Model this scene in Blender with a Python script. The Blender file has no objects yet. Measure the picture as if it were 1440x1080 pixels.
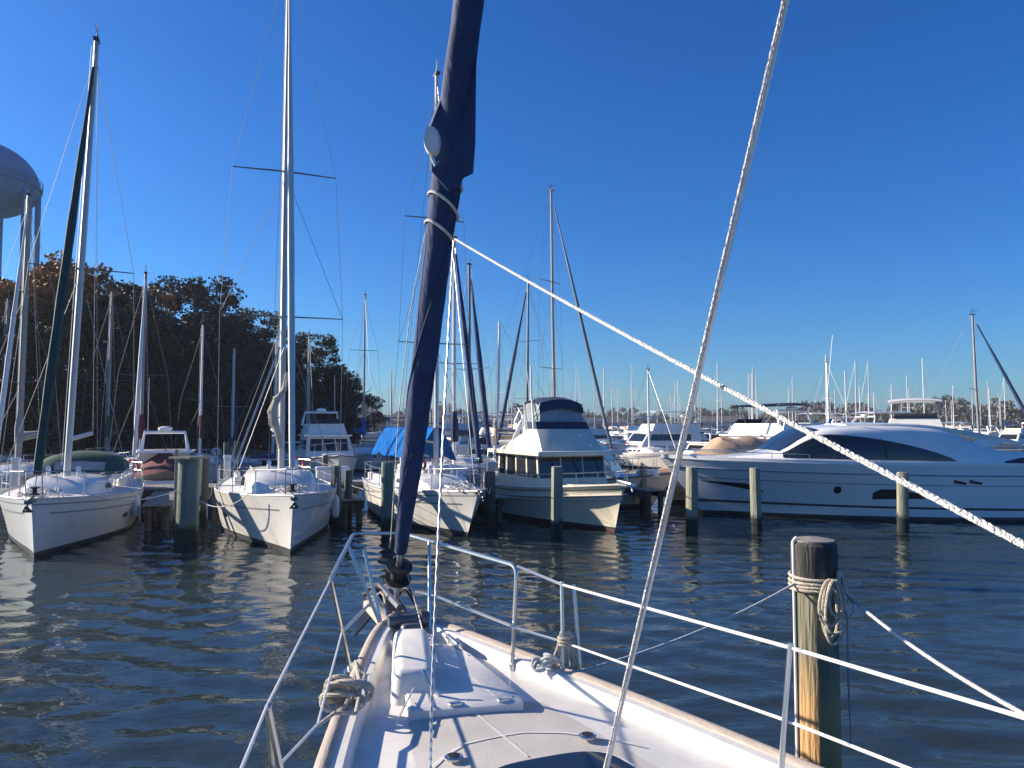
import bpy, bmesh, math, random
import numpy as np
from mathutils import Vector, Matrix
R = math.radians
random.seed(7); rng = np.random.default_rng(7)
S = bpy.context.scene

# ------------------------------------------------------------ camera, sky, sun, exposure
FPX = 1048.0; PITCH = R(3.27); EYE = Vector((0, 0, 3.0))
cd = bpy.data.cameras.new('camera'); cam = bpy.data.objects.new('camera', cd); S.collection.objects.link(cam)
cd.sensor_width = 36; cd.sensor_fit = 'HORIZONTAL'; cd.lens = 36 * FPX / 1440; cd.clip_start = 0.05; cd.clip_end = 6000
cam.location = EYE; cam.rotation_euler = (R(90) + PITCH, 0, 0); S.camera = cam
SUN_AZ = R(76); SUN_EL = R(22)            # left of the view direction, above the horizon
sv = Vector((-math.sin(SUN_AZ) * math.cos(SUN_EL), math.cos(SUN_AZ) * math.cos(SUN_EL), math.sin(SUN_EL)))
W = bpy.data.worlds.new('World'); S.world = W; W.use_nodes = True
nt = W.node_tree; bg = nt.nodes['Background']
sky = nt.nodes.new('ShaderNodeTexSky'); sky.sky_type = 'NISHITA'; sky.sun_disc = False
sky.sun_elevation = SUN_EL; sky.sun_rotation = -SUN_AZ
sky.altitude = 0; sky.air_density = 1.0; sky.dust_density = 0.9; sky.ozone_density = 4.0
hsv = nt.nodes.new('ShaderNodeHueSaturation'); hsv.inputs['Saturation'].default_value = 1.30; nt.links.new(sky.outputs[0], hsv.inputs['Color'])
gn = nt.nodes.new('ShaderNodeMix'); gn.data_type = 'RGBA'; gn.blend_type = 'MULTIPLY'; gn.inputs[0].default_value = 1; gn.inputs[7].default_value = (.26, .54, .80, 1)
nt.links.new(hsv.outputs[0], gn.inputs[6]); nt.links.new(gn.outputs[2], bg.inputs[0]); bg.inputs[1].default_value = 0.10
sl = bpy.data.lights.new('sun', 'SUN'); sl.energy = 5.0; sl.angle = R(0.53); sl.color = (1, .86, .70)
so = bpy.data.objects.new('sun', sl); S.collection.objects.link(so)
so.rotation_euler = (-sv).to_track_quat('-Z', 'Y').to_euler()
S.view_settings.view_transform = 'Standard'; S.view_settings.look = 'None'; S.view_settings.exposure = 1.0; S.view_settings.gamma = 1
S.render.engine = 'CYCLES'

# ------------------------------------------------------------ helpers
def ray(px, py):
    d = Vector(((px - 720) / FPX, 1, (540 - py) / FPX))
    c, s = math.cos(PITCH), math.sin(PITCH)
    return Vector((d.x, d.y * c - d.z * s, d.y * s + d.z * c))
def Pz(px, py, z):
    r = ray(px, py); return EYE + r * ((z - EYE.z) / r.z)
def Pd(px, py, d):
    r = ray(px, py); return EYE + r * (d / r.y)

COL = S.collection
class MB:
    def __init__(s): s.v = []; s.f = []; s.m = []; s.sm = []
    def add(s, vs, fs, m=0, smooth=False):
        o = len(s.v); s.v += [tuple(x) for x in vs]
        for f in fs: s.f.append([i + o for i in f]); s.m.append(m); s.sm.append(smooth)
        return s
    def box(s, c, d, m=0, rz=0, bev=0.0, taper=1.0):
        c = Vector(c); x, y, z = d[0] / 2, d[1] / 2, d[2] / 2; M = Matrix.Rotation(rz, 3, 'Z')
        if bev <= 0:
            vs = [Vector((a * x * (taper if k > 0 else 1), b * y * (taper if k > 0 else 1), k * z)) for k in (-1, 1) for a, b in ((-1, -1), (1, -1), (1, 1), (-1, 1))]
            return s.add([c + M @ v for v in vs], [(3, 2, 1, 0), (4, 5, 6, 7), (0, 1, 5, 4), (1, 2, 6, 5), (2, 3, 7, 6), (3, 0, 4, 7)], m)
        def ring(xx, yy, r, zz):
            pts = []
            for (sx, sy, a0) in ((1, 1, 0), (-1, 1, 90), (-1, -1, 180), (1, -1, 270)):
                for k in range(4):
                    a = R(a0 + 30 * k); pts.append(c + M @ Vector((sx * (xx - r) + r * math.cos(a), sy * (yy - r) + r * math.sin(a), zz)))
            return pts
        b = min(bev, x * .95, y * .95, z * .95); t = taper
        rs = [ring(x, y, b, -z)] + [ring(x * t - b * (1 - math.cos(R(a))), y * t - b * (1 - math.cos(R(a))), b * max(.15, math.cos(R(a))), z - b + b * math.sin(R(a))) for a in (0, 30, 60, 90)]
        return s.loft(rs, m, closed=True, caps=True, smooth=True)
    def loft(s, rings, m=0, closed=False, caps=False, smooth=True, mats=None):
        n = len(rings[0]); vs = [p for r in rings for p in r]; o = len(s.v)
        s.v += [tuple(p) for p in vs]
        for i in range(len(rings) - 1):
            for j in range(n if closed else n - 1):
                k = (j + 1) % n
                s.f.append([o + i * n + j, o + i * n + k, o + (i + 1) * n + k, o + (i + 1) * n + j])
                s.m.append(mats[j] if mats else m); s.sm.append(smooth)
        if caps:
            s.f.append([o + j for j in range(n)][::-1]); s.m.append(m); s.sm.append(False)
            s.f.append([o + (len(rings) - 1) * n + j for j in range(n)]); s.m.append(m); s.sm.append(False)
        return s
    def tube(s, pts, r, m=0, n=8, flat=1.0, caps=True):
        pts = [Vector(p) for p in pts]; rings = []
        rr = r if isinstance(r, (list, tuple)) else [r] * len(pts)
        up = None
        for i, p in enumerate(pts):
            a = pts[max(0, i - 1)]; b = pts[min(len(pts) - 1, i + 1)]; t = (b - a)
            if t.length < 1e-9: t = Vector((0, 0, 1))
            t.normalize()
            if up is None:
                up = Vector((0, 1, 0)) if abs(t.y) < .9 else Vector((1, 0, 0))
            u = (up - t * up.dot(t)).normalized(); w = t.cross(u); up = u
            rings.append([p + (u * math.cos(2 * math.pi * k / n) + w * math.sin(2 * math.pi * k / n) * flat) * rr[i] for k in range(n)])
        return s.loft(rings, m, closed=True, caps=caps)
    def lathe(s, c, prof, m=0, n=20, caps=True):
        c = Vector(c)
        return s.loft([[c + Vector((r * math.cos(2 * math.pi * k / n), r * math.sin(2 * math.pi * k / n), z)) for k in range(n)] for r, z in prof], m, closed=True, caps=caps)
    def slab(s, poly, nrm, th, m=0):
        nrm = Vector(nrm).normalized() * th / 2; poly = [Vector(p) for p in poly]; n = len(poly)
        vs = [p + nrm for p in poly] + [p - nrm for p in poly]
        return s.add(vs, [list(range(n)), list(range(n, 2 * n))[::-1]] + [[i, i + n, (i + 1) % n + n, (i + 1) % n] for i in range(n)], m)
    def strip(s, ys, zb, zt, surf, side, m=0, out=.012, rows=4):
        """a curved pane lying on the surface x = surf(y, z): its outline runs from zb(y) up to zt(y)"""
        for o, flip in ((out, 0), (-.03, 1)):
            rings = []
            for y in ys:
                a, b = zb(y), zt(y)
                rings.append([(side * (surf(y, a + (b - a) * k / rows) + o), y, a + (b - a) * k / rows) for k in range(rows + 1)])
            s.loft(rings, m)
        return s
    def build(s, name, mats, parent=None, loc=(0, 0, 0), rz=0, sharp=35):
        me = bpy.data.meshes.new(name); me.from_pydata(s.v, [], s.f)
        for mt in (mats if isinstance(mats, (list, tuple)) else [mats]): me.materials.append(mt)
        me.polygons.foreach_set('material_index', s.m); me.polygons.foreach_set('use_smooth', s.sm); me.update()
        bm = bmesh.new(); bm.from_mesh(me); bmesh.ops.recalc_face_normals(bm, faces=bm.faces); bm.to_mesh(me); bm.free()
        if any(s.sm): me.set_sharp_from_angle(angle=R(sharp))
        o = bpy.data.objects.new(name, me); COL.objects.link(o); o.parent = parent
        if parent is None: o.location = loc; o.rotation_euler = (0, 0, rz)
        return o
def tag(o, label=None, cat=None, group=None, kind=None):
    if label: o['label'] = label
    if cat: o['category'] = cat
    if group: o['group'] = group
    if kind: o['kind'] = kind
    return o
def empty(name, loc=(0, 0, 0), rz=0, lean=(0, 0)):
    o = bpy.data.objects.new(name, None); COL.objects.link(o); o.location = loc; o.rotation_euler = (lean[0], lean[1], rz); o.empty_display_size = .3; return o
def copy_tree(o, parent=None):
    kids = list(o.children); c = o.copy(); COL.objects.link(c); c.parent = parent
    for ch in kids: copy_tree(ch, c)
    return c
def lerp(a, b, t): return a + (b - a) * t
def sag(a, b, s, n=14):
    a, b = Vector(a), Vector(b); return [a.lerp(b, i / n) - Vector((0, 0, s * 4 * (i / n) * (1 - i / n))) for i in range(n + 1)]

# ------------------------------------------------------------ materials
def mat(name, col, rough=.5, metal=0, var=0, vscale=3, bump=0, bscale=30, spec=.5, col2=None, stretch=(1, 1, 1), coat=0, alpha=None, island=0, trans=0, ior=None):
    m = bpy.data.materials.new(name); m.use_nodes = True; t = m.node_tree; b = t.nodes['Principled BSDF']
    b.inputs['Base Color'].default_value = (*col, 1); b.inputs['Roughness'].default_value = rough; b.inputs['Metallic'].default_value = metal
    b.inputs['Specular IOR Level'].default_value = spec; b.inputs['Coat Weight'].default_value = coat
    if trans: b.inputs['Transmission Weight'].default_value = trans
    if ior: b.inputs['IOR'].default_value = ior
    if var or bump or col2:
        tc = t.nodes.new('ShaderNodeTexCoord'); mp = t.nodes.new('ShaderNodeMapping'); mp.inputs['Scale'].default_value = stretch
        t.links.new(tc.outputs['Object'], mp.inputs[0])
    if var or col2:
        n = t.nodes.new('ShaderNodeTexNoise'); n.inputs['Scale'].default_value = vscale; n.inputs['Detail'].default_value = 8; n.inputs['Roughness'].default_value = .65
        t.links.new(mp.outputs[0], n.inputs[0])
        r = t.nodes.new('ShaderNodeValToRGB'); r.color_ramp.elements[0].position = .34; r.color_ramp.elements[1].position = .66
        c2 = col2 or tuple(c * (1 - var) for c in col)
        r.color_ramp.elements[0].color = (*c2, 1); r.color_ramp.elements[1].color = (*col, 1)
        t.links.new(n.outputs['Fac'], r.inputs[0]); last = r.outputs[0]
        if island:
            g = t.nodes.new('ShaderNodeNewGeometry'); hs = t.nodes.new('ShaderNodeHueSaturation')
            mr = t.nodes.new('ShaderNodeMapRange'); mr.inputs[3].default_value = 1 - island; mr.inputs[4].default_value = 1 + island
            t.links.new(g.outputs['Random Per Island'], mr.inputs[0]); t.links.new(mr.outputs[0], hs.inputs['Value']); t.links.new(last, hs.inputs['Color']); last = hs.outputs[0]
        t.links.new(last, b.inputs['Base Color'])
        mr2 = t.nodes.new('ShaderNodeMapRange'); mr2.inputs[3].default_value = min(1, rough + .12); mr2.inputs[4].default_value = max(0.02, rough - .05)
        t.links.new(n.outputs['Fac'], mr2.inputs[0]); t.links.new(mr2.outputs[0], b.inputs['Roughness'])
    if bump:
        n2 = t.nodes.new('ShaderNodeTexNoise'); n2.inputs['Scale'].default_value = bscale; n2.inputs['Detail'].default_value = 5
        t.links.new(mp.outputs[0], n2.inputs[0])
        bp = t.nodes.new('ShaderNodeBump'); bp.inputs['Strength'].default_value = bump; bp.inputs['Distance'].default_value = .02
        t.links.new(n2.outputs['Fac'], bp.inputs['Height']); t.links.new(bp.outputs[0], b.inputs['Normal'])
    return m
M = {}
M['gel'] = mat('gelcoat_white', (.76, .75, .71), .28, var=.13, vscale=1.6, stretch=(1, 1, .35), coat=.3)
M['gel2'] = mat('gelcoat_cream', (.78, .71, .56), .32, var=.15, vscale=1.3, stretch=(1, 1, .4), coat=.2)
M['gelw'] = mat('gelcoat_bright', (.80, .80, .79), .2, var=.05, vscale=.8, coat=.5)
M['gelblue'] = mat('gelcoat_navy', (.02, .035, .09), .2, var=.2, vscale=1, coat=.5)
M['deck'] = mat('deck_paint', (.70, .69, .66), .6, var=.14, vscale=5, bump=.25, bscale=160)
M['nonskid'] = mat('nonskid_deck', (.60, .575, .53), .75, var=.2, vscale=2.2, bump=.5, bscale=260)
M['owngel'] = mat('own_gelcoat', (.76, .74, .69), .45, var=.20, vscale=3, coat=.1, bump=.08, bscale=30)
M['teak'] = mat('weathered_teak', (.50, .43, .36), .75, var=.3, vscale=6, stretch=(6, 1, 6), bump=.3, bscale=40, col2=(.38, .32, .27))
M['boot'] = mat('boot_stripe', (.05, .055, .06), .4, var=.3)
M['antifoul'] = mat('bottom_paint', (.02, .03, .045), .75, var=.4, vscale=5)
M['antired'] = mat('bottom_paint_red', (.12, .03, .02), .75, var=.4, vscale=5)
M['stripe'] = mat('cove_stripe', (.22, .25, .28), .4)
M['rub'] = mat('rub_rail', (.10, .09, .085), .5)
M['glass'] = mat('window_glass', (.012, .017, .024), .06, spec=.7)
M['steel'] = mat('stainless_steel', (.62, .63, .64), .28, metal=1, var=.15, vscale=12)
M['alu'] = mat('mast_aluminium', (.50, .51, .51), .55, metal=.4, var=.12, vscale=2, stretch=(1, 1, .2))
M['aluw'] = mat('mast_white', (.74, .74, .72), .4, var=.1, vscale=2)
M['aluold'] = mat('mast_shaded', (.27, .27, .26), .55, metal=.2, var=.2, vscale=2)  # mast aluminium darkened in colour to carry the shade on the boats behind
M['alud'] = mat('mast_dark', (.13, .14, .16), .4, metal=.4, var=.15)
M['black'] = mat('black_plastic', (.02, .02, .022), .5, var=.2)
M['wire'] = mat('rigging_wire', (.45, .46, .48), .4, metal=.7)
M['stay'] = mat('stay_wire', (.66, .67, .68), .35, metal=.45, var=.12, vscale=30)
M['wired'] = mat('rigging_wire_dull', (.16, .18, .21), .5, metal=.4)
M['sailnavy'] = mat('navy_canvas', (.008, .036, .13), .75, var=.35, vscale=5, stretch=(2, 2, .5), bump=.5, bscale=14)
M['sailgreen'] = mat('green_canvas', (.012, .06, .055), .8, var=.3, vscale=5, bump=.4, bscale=14)
M['sailwhite'] = mat('white_dacron', (.68, .68, .66), .7, var=.12, vscale=5, bump=.4, bscale=12)
M['blue'] = mat('bright_blue_canvas', (.002, .12, .42), .9, spec=.1, var=.35, vscale=2.5, bump=.7, bscale=5)
M['dblue'] = mat('dark_blue_canvas', (.015, .035, .09), .8, var=.25, vscale=3, bump=.5, bscale=6)
M['green'] = mat('dark_green_canvas', (.01, .075, .055), .8, var=.25, vscale=3, bump=.5, bscale=6)
M['tan'] = mat('tan_canvas', (.48, .34, .23), .85, var=.22, vscale=2, bump=.8, bscale=4)
M['grey'] = mat('grey_canvas', (.25, .26, .28), .85, var=.2, vscale=2, bump=.5, bscale=5)
M['maroon'] = mat('maroon_canvas', (.12, .02, .03), .85, var=.2, vscale=2)
M['clearvinyl'] = mat('clear_vinyl', (.30, .34, .37), .15, var=.3, vscale=4)
M['ropew'] = mat('white_rope', (.78, .78, .76), .8, var=.25, vscale=60, bump=1, bscale=120)
M['ropeb'] = mat('beige_rope', (.72, .65, .53), .9, var=.3, vscale=40, bump=1, bscale=140)
M['plank'] = mat('dock_planks', (.30, .28, .25), .85, var=.35, vscale=3, stretch=(1, 6, 1), bump=.5, bscale=20)
M['plankd'] = mat('dock_timber', (.13, .12, .10), .9, var=.4, vscale=3)
M['bark'] = mat('bark', (.09, .07, .055), .9, var=.4, vscale=4, stretch=(1, 1, .3), bump=.6, bscale=12)
M['red'] = mat('red_plastic', (.45, .04, .03), .5)
M['fender'] = mat('fender_vinyl', (.72, .72, .70), .45, var=.15, vscale=6)
M['soil'] = mat('bank_soil', (.06, .055, .035), .95, var=.5, vscale=.5, col2=(.03, .04, .015))
M['tower'] = mat('tower_paint', (.085, .26, .42), .7, var=.18, vscale=.4, spec=.2)
M['shingle'] = mat('roof_shingle', (.12, .11, .11), .9, var=.3, vscale=1)
M['siding'] = mat('house_siding', (.42, .41, .39), .8, var=.15, vscale=1)
M['sidingb'] = mat('brick_wall', (.24, .13, .10), .85, var=.3, vscale=2)
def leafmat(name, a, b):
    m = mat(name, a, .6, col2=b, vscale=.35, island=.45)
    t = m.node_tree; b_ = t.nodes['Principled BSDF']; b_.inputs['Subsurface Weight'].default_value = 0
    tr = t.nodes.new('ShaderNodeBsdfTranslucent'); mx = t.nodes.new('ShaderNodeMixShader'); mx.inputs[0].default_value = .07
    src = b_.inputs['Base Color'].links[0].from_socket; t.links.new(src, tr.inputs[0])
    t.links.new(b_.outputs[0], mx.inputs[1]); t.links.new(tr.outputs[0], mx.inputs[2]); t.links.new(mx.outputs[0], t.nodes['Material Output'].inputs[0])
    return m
M['leafg'] = leafmat('leaf_green', (.010, .026, .017), (.005, .013, .010))
M['leafo'] = leafmat('leaf_rust', (.46, .19, .06), (.13, .08, .03))
M['leafy'] = leafmat('leaf_olive', (.055, .062, .026), (.02, .028, .014))
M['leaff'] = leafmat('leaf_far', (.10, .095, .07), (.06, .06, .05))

def pilemat(name, wet, col=(.33, .33, .25), col2=(.20, .20, .15), low=None):
    """timber pile: grey weathered above, dark green growth in the wet zone, height in object space"""
    m = mat(name, col, .85, col2=col2, vscale=3.5, stretch=(5, 5, .5), bump=.9, bscale=9)
    t = m.node_tree; b = t.nodes['Principled BSDF']; src = b.inputs['Base Color'].links[0].from_socket
    tc = t.nodes.new('ShaderNodeTexCoord'); sp = t.nodes.new('ShaderNodeSeparateXYZ'); t.links.new(tc.outputs['Object'], sp.inputs[0])
    nz = t.nodes.new('ShaderNodeTexNoise'); nz.inputs['Scale'].default_value = 4; t.links.new(tc.outputs['Object'], nz.inputs[0])
    ad = t.nodes.new('ShaderNodeMath'); ad.operation = 'MULTIPLY_ADD'; ad.inputs[1].default_value = .5; t.links.new(nz.outputs['Fac'], ad.inputs[0]); t.links.new(sp.outputs[2], ad.inputs[2])
    def layer(lo, hi, colr, src):
        mr = t.nodes.new('ShaderNodeMapRange'); mr.inputs[1].default_value = lo; mr.inputs[2].default_value = hi; mr.inputs[3].default_value = 1; mr.inputs[4].default_value = 0
        t.links.new(ad.outputs[0], mr.inputs[0])
        mx = t.nodes.new('ShaderNodeMix'); mx.data_type = 'RGBA'; t.links.new(mr.outputs[0], mx.inputs[0]); t.links.new(src, mx.inputs[6]); mx.inputs[7].default_value = (*colr, 1)
        return mx.outputs[2]
    if low: src = layer(low[0] - .15, low[0] + .35, low[1], src)
    src = layer(wet, wet + .18, (.018, .028, .022), src)
    t.links.new(src, b.inputs['Base Color'])
    return m
M['pile'] = pilemat('weathered_pile', .62)
M['pilegreen'] = pilemat('greenish_pile', .55, (.20, .25, .20), (.11, .15, .12))
M['piledark'] = pilemat('dark_pile', .55, (.12, .13, .11), (.06, .07, .06))
M['pilenear'] = pilemat('near_pile', .1, (.25, .235, .16), (.10, .105, .065), low=(1.42, (.50, .30, .13)))

# ------------------------------------------------------------ water
def make_water():
    def spaced(lims):
        out = []
        for a, b, n in lims: out += list(np.linspace(a, b, n, endpoint=False))
        return np.array(out)
    ys = spaced([(-400, -20, 12), (-20, 1, 10), (1, 26, 260), (26, 60, 160), (60, 200, 60), (200, 1100, 30)]); ys = np.append(ys, 1100)
    xs = spaced([(-1100, -200, 14), (-200, -35, 30), (-35, -16, 70), (-16, 18, 300), (18, 45, 80), (45, 200, 30), (200, 1100, 14)]); xs = np.append(xs, 1100)
    X, Y = np.meshgrid(xs, ys); Z = np.zeros_like(X); r = np.random.default_rng(3)
    for k in range(34):
        lam = r.uniform(.30, 1.05); th = R(r.normal(84, 30)); ph = r.uniform(0, 6.28); amp = .0033 * lam ** 1.0
        Z += amp * np.sin(2 * np.pi / lam * (X * np.cos(th) + Y * np.sin(th)) + ph + .8 * np.sin(X * .31 + k) + .8 * np.sin(Y * .27 + k * 2))
    fade = np.clip(1 - (np.abs(Y - 20) - 25) / 30, 0, 1) * np.clip(1 - (np.abs(X) - 18) / 15, 0, 1)
    Z *= fade
    V = np.stack([X, Y, Z], -1).reshape(-1, 3); ny, nx = X.shape
    i = np.arange((ny - 1) * (nx - 1)); a = (i // (nx - 1)) * nx + i % (nx - 1)
    F = np.stack([a, a + 1, a + nx + 1, a + nx], -1)
    me = bpy.data.meshes.new('water'); me.vertices.add(len(V)); me.vertices.foreach_set('co', V.ravel())
    me.loops.add(F.size); me.loops.foreach_set('vertex_index', F.ravel().astype(np.int32))
    me.polygons.add(len(F)); me.polygons.foreach_set('loop_start', np.arange(0, F.size, 4, dtype=np.int32)); me.update(calc_edges=True)
    me.polygons.foreach_set('use_smooth', [True] * len(F))
    m = bpy.data.materials.new('harbour_water'); m.use_nodes = True; t = m.node_tree; b = t.nodes['Principled BSDF']
    b.inputs['Base Color'].default_value = (.024, .036, .038, 1); b.inputs['Roughness'].default_value = .015; b.inputs['IOR'].default_value = 1.33
    tc = t.nodes.new('ShaderNodeTexCoord'); last = None
    for sc, st, dist, sx in ((1.6, .22, .05, .55), (4.2, .5, .024, .5), (9, .5, .010, .6)):
        mp = t.nodes.new('ShaderNodeMapping'); mp.inputs['Scale'].default_value = (sx, 1, 1); mp.inputs['Rotation'].default_value = (0, 0, R(-12)); t.links.new(tc.outputs['Object'], mp.inputs[0])
        n = t.nodes.new('ShaderNodeTexNoise'); n.inputs['Scale'].default_value = sc; n.inputs['Detail'].default_value = 2.5; n.inputs['Distortion'].default_value = .5; t.links.new(mp.outputs[0], n.inputs[0])
        bp = t.nodes.new('ShaderNodeBump'); bp.inputs['Strength'].default_value = st; bp.inputs['Distance'].default_value = dist; t.links.new(n.outputs['Fac'], bp.inputs['Height'])
        if last: t.links.new(last, bp.inputs['Normal'])
        last = bp.outputs[0]
    t.links.new(last, b.inputs['Normal'])
    me.materials.append(m); o = bpy.data.objects.new('water', me); COL.objects.link(o); tag(o, kind='structure')
    bd = MB(); bd.box((0, 350, -4), (2210, 1510, .2)); tag(bd.build('sea_floor', M['soil']), kind='structure')
make_water()

# ------------------------------------------------------------ hulls
def mkhull(L, B, zb, zm, zs, rake=.6, tip=.0, maxat=.58, entry=1.9, stern=.78, wlk=.86, wlbow=.25, flare=1.0, bot=-.35, trake=.3, ns=26, extra=()):
    """returns helpers: half beam at the sheer, sheer height, surface x(y,z), hull rings"""
    def sheer(s): return zm + (zb - zm) * max(0, 1 - s / .62) ** 1.7 + (zs - zm) * max(0, (s - .62) / .38) ** 2
    def half(s):
        if s < maxat: return max(tip, B / 2 * (1 - (1 - s / maxat) ** entry))
        return B / 2 * (1 - (1 - stern) * ((s - maxat) / (1 - maxat)) ** 1.8)
    def kw(s): return lerp(wlbow, wlk, min(1, s / .5) ** .7)
    def yof(s, z):
        zz = sheer(s); return s * L + (1 - z / zz) * rake * (1 - s) ** 4 - (1 - z / zz) * trake * s ** 6
    def xof(s, z):
        zz = sheer(s); h = half(s)
        if z >= 0: return h * lerp(kw(s), 1, min(1.2, z / zz) ** flare)
        return h * kw(s) * max(0, 1 - (z / bot)) ** .5
    def surf(y, z):
        s = max(0, min(1, y / L)); s = max(0, min(1, (y - (1 - z / sheer(s)) * rake * (1 - s) ** 4) / L)); return xof(s, z)
    zrel = [0, .10, .14]
    S_ = [(i / ns) ** 1.35 for i in range(ns + 1)]
    def rings(side):
        out = []
        for s in S_:
            zz = sheer(s); rows = [zz, zz - .10, zz - .135, lerp(.15, zz - .135, .66), lerp(.15, zz - .135, .33), .15, .07, .0, bot * .6, bot]
            out.append([(side * xof(s, z), yof(s, z), z) for z in rows])
        return out
    return dict(L=L, B=B, sheer=sheer, half=half, xof=xof, yof=yof, surf=surf, rings=rings, S=S_)
ROWM = [0, 1, 0, 0, 0, 2, 3, 3, 3]
def build_hull(h, root, mats, name='hull'):
    mb = MB()
    a, b = h['rings'](1), h['rings'](-1)
    mb.loft(a, mats=ROWM); mb.loft([r[::-1] for r in b], mats=ROWM[::-1])
    n = len(a[0]); mb.slab([a[-1][i] for i in range(n)] + [b[-1][i] for i in range(n)][::-1], (0, 1, 0), .02, 0)
    return mb.build(name, mats, root)
def build_deck(h, root, m, y0=0, y1=1, crown=.07, drop=.02, name='deck'):
    mb = MB(); rings = []
    for s in h['S']:
        hb = h['half'](s) * .985; z = h['sheer'](s) - drop
        rings.append([(hb * k / 4, s * h['L'], z + crown * (1 - (k / 4) ** 2) * min(1, hb)) for k in range(-4, 5)])
    mb.loft(rings); return mb.build(name, m, root)
def toe_rail(h, root, m, r=.02, z=.015, name='toe_rail', s0=0, s1=1):
    mb = MB()
    for sd in (1, -1):
        mb.tube([(sd * h['half'](s) * .985, s * h['L'], h['sheer'](s) + z) for s in h['S'] if s0 <= s <= s1], r, n=6)
    return mb.build(name, m, root)
def trunk_mb(h, y0, y1, w, hh, front=.9, taper_b=.85, n=12, z0=None):
    """rounded coachroof; returns mb and side line function"""
    L = h['L'] if h else 1
    base = lambda y: z0 if z0 is not None else h['sheer'](y / L)
    def wd(y):
        t = (y - y0) / (y1 - y0); return w / 2 * lerp(.62, 1, min(1, t / .45) ** .6) * lerp(1, taper_b, max(0, (t - .5) / .5))
    def ht(y):
        t = (y - y0) / (y1 - y0); return hh * min(1, max(.02, (t * (y1 - y0) / front))) ** .55
    def sec(y):
        a, k, z = wd(y), ht(y), base(y) - .02
        half = [(a, 0), (a * .95, k * .55), (a * .90, k * .85), (a * .80, k * .99), (a * .45, k * 1.08), (0, k * 1.11)]
        pts = half + [(-x, q) for x, q in half[-2::-1]]
        return [(x, y, z + q) for x, q in pts]
    ys = [lerp(y0, y1, (i / n) ** 1.4) for i in range(n + 1)]
    mb = MB(); mb.loft([sec(y) for y in ys]); e = sec(ys[-1]); mb.slab(e, (0, 1, 0), .02); e = sec(ys[0]); mb.slab(e, (0, 1, 0), .01)
    return mb, wd, ht, base
def sailboat(label, loc, yaw, L=10, B=3.3, fb=1.25, mh=14.5, my=3.8, spr=(6.5,), detail=1, hull='gel', stripe='stripe', boot='boot', anti='antifoul', jib=None, jibr=.07, jib2=None,
             cover=None, dodger=None, mast='alu', group=None, rake=.7, lean=(0, 0), tent=None, wires=True, name='sailboat', sprw=.36, mr=.085, trunkh=.42, bigwin=False):
    root = empty(name, (loc[0], loc[1], 0), yaw, lean); tag(root, label, 'sailboat', group)
    h = mkhull(L, B, fb, fb * .82, fb * .84, rake=rake, ns=26 if detail > 0 else 12)
    build_hull(h, root, [M[hull], M[stripe], M[boot], M[anti]])
    build_deck(h, root, M['deck'])
    if detail > 0: toe_rail(h, root, M['teak' if hull == 'gel2' else 'alu'])
    zs = lambda y: h['sheer'](y / L)
    # coachroof with windows
    y0, y1 = my - 1.5, L * .68; mb, wd, ht, base = trunk_mb(h, y0, y1, B * .60, trunkh, n=12 if detail else 6)
    cab = mb.build('cabin', M[hull], root)
    for sd in (1, -1):
        spans = [(.34, .46), (.50, .62), (.66, .82)] if detail > 0 else [(.35, .85)]
        for a, b in spans:
            ya, yb = lerp(y0, y1, a), lerp(y0, y1, b)
            MB().strip(list(np.linspace(ya, yb, 6)), lambda y: base(y) + ht(y) * .30, lambda y: base(y) + ht(y) * (.30 + (.5 if bigwin else .34) * math.sin(math.pi * min(1, max(0.12, (y - ya + .01) / (yb - ya) * .8 + .1)))), lambda y, z: wd(y) * (1 - .085 * (z - base(y)) / max(.05, ht(y))), sd, out=.015, rows=2).build('window', M['glass'], cab)
    ztop = lambda y: base(y) + ht(y) * 1.1
    if detail > 0:
        for yy, ww in ((my - 1.9 if my > 3 else 1.2, .5), (my + .9, .5)):
            zz = (zs(yy) + .09) if yy < y0 + .25 else ztop(yy)
            hm = MB().box((0, yy, zz + .03), (ww, ww, .06), bev=.03).build('hatch', M['gelw'], root)
            MB().box((0, yy, zz + .07), (ww * .8, ww * .8, .02), bev=.01).build('pane', M['glass'], hm)
        hr = MB()
        for sd in (1, -1):
            x = wd(my + 1.5) * .72; hr.tube([(sd * x, y, ztop(y) + (.02 if i % 2 else -.01)) for i, y in enumerate(np.linspace(my + .4, y1 - .3, 9))], .015, n=5)
        hr.build('handrail', M['teak'], cab)
    # cockpit coaming, wheel
    cm = MB()
    for sd in (1, -1): cm.box((sd * B * .30, L * .84, zs(L * .84) + .12), (.22, L * .30, .26), bev=.05)
    cm.build('cockpit_coaming', M[hull], root)
    # mast
    zb = ztop(my) - .03; mt = MB().tube([(0, my, zb), (0, my + .02 * mh * .5, mh * .55), (0, my + .03 * mh * .5, mh)], [mr, mr, mr * .75], n=10).build('mast', M[mast], root)
    myz = lambda z: my + .03 * mh * .5 * max(0, z - zb) / (mh - zb)
    if detail > 0:
        tp = MB(); tp.tube([(0, myz(mh), mh), (0, myz(mh), mh + .5)], .012, n=5); tp.tube([(0, myz(mh) + .1, mh), (0, myz(mh) + .1, mh + .25), (0, myz(mh) - .35, mh + .3)], .012, n=5); tp.box((0, myz(mh), mh + .03), (.14, .35, .07)); tp.build('masthead_fitting', M['black'], mt)
    tips = []
    for z in spr:
        w = B * sprw * (1 if z == spr[0] else .85)
        sp = MB()
        for sd in (1, -1): sp.tube([(0, myz(z), z), (sd * w, myz(z) + .22, z + .04)], [.045, .028], n=6, flat=.5)
        sp.build('spreader', M['alud' if detail else mast], mt); tips.append((w, myz(z) + .22, z + .04))
    # boom
    bz = zb + 1.0 if detail else zb + .9; bl = L * .38
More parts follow.
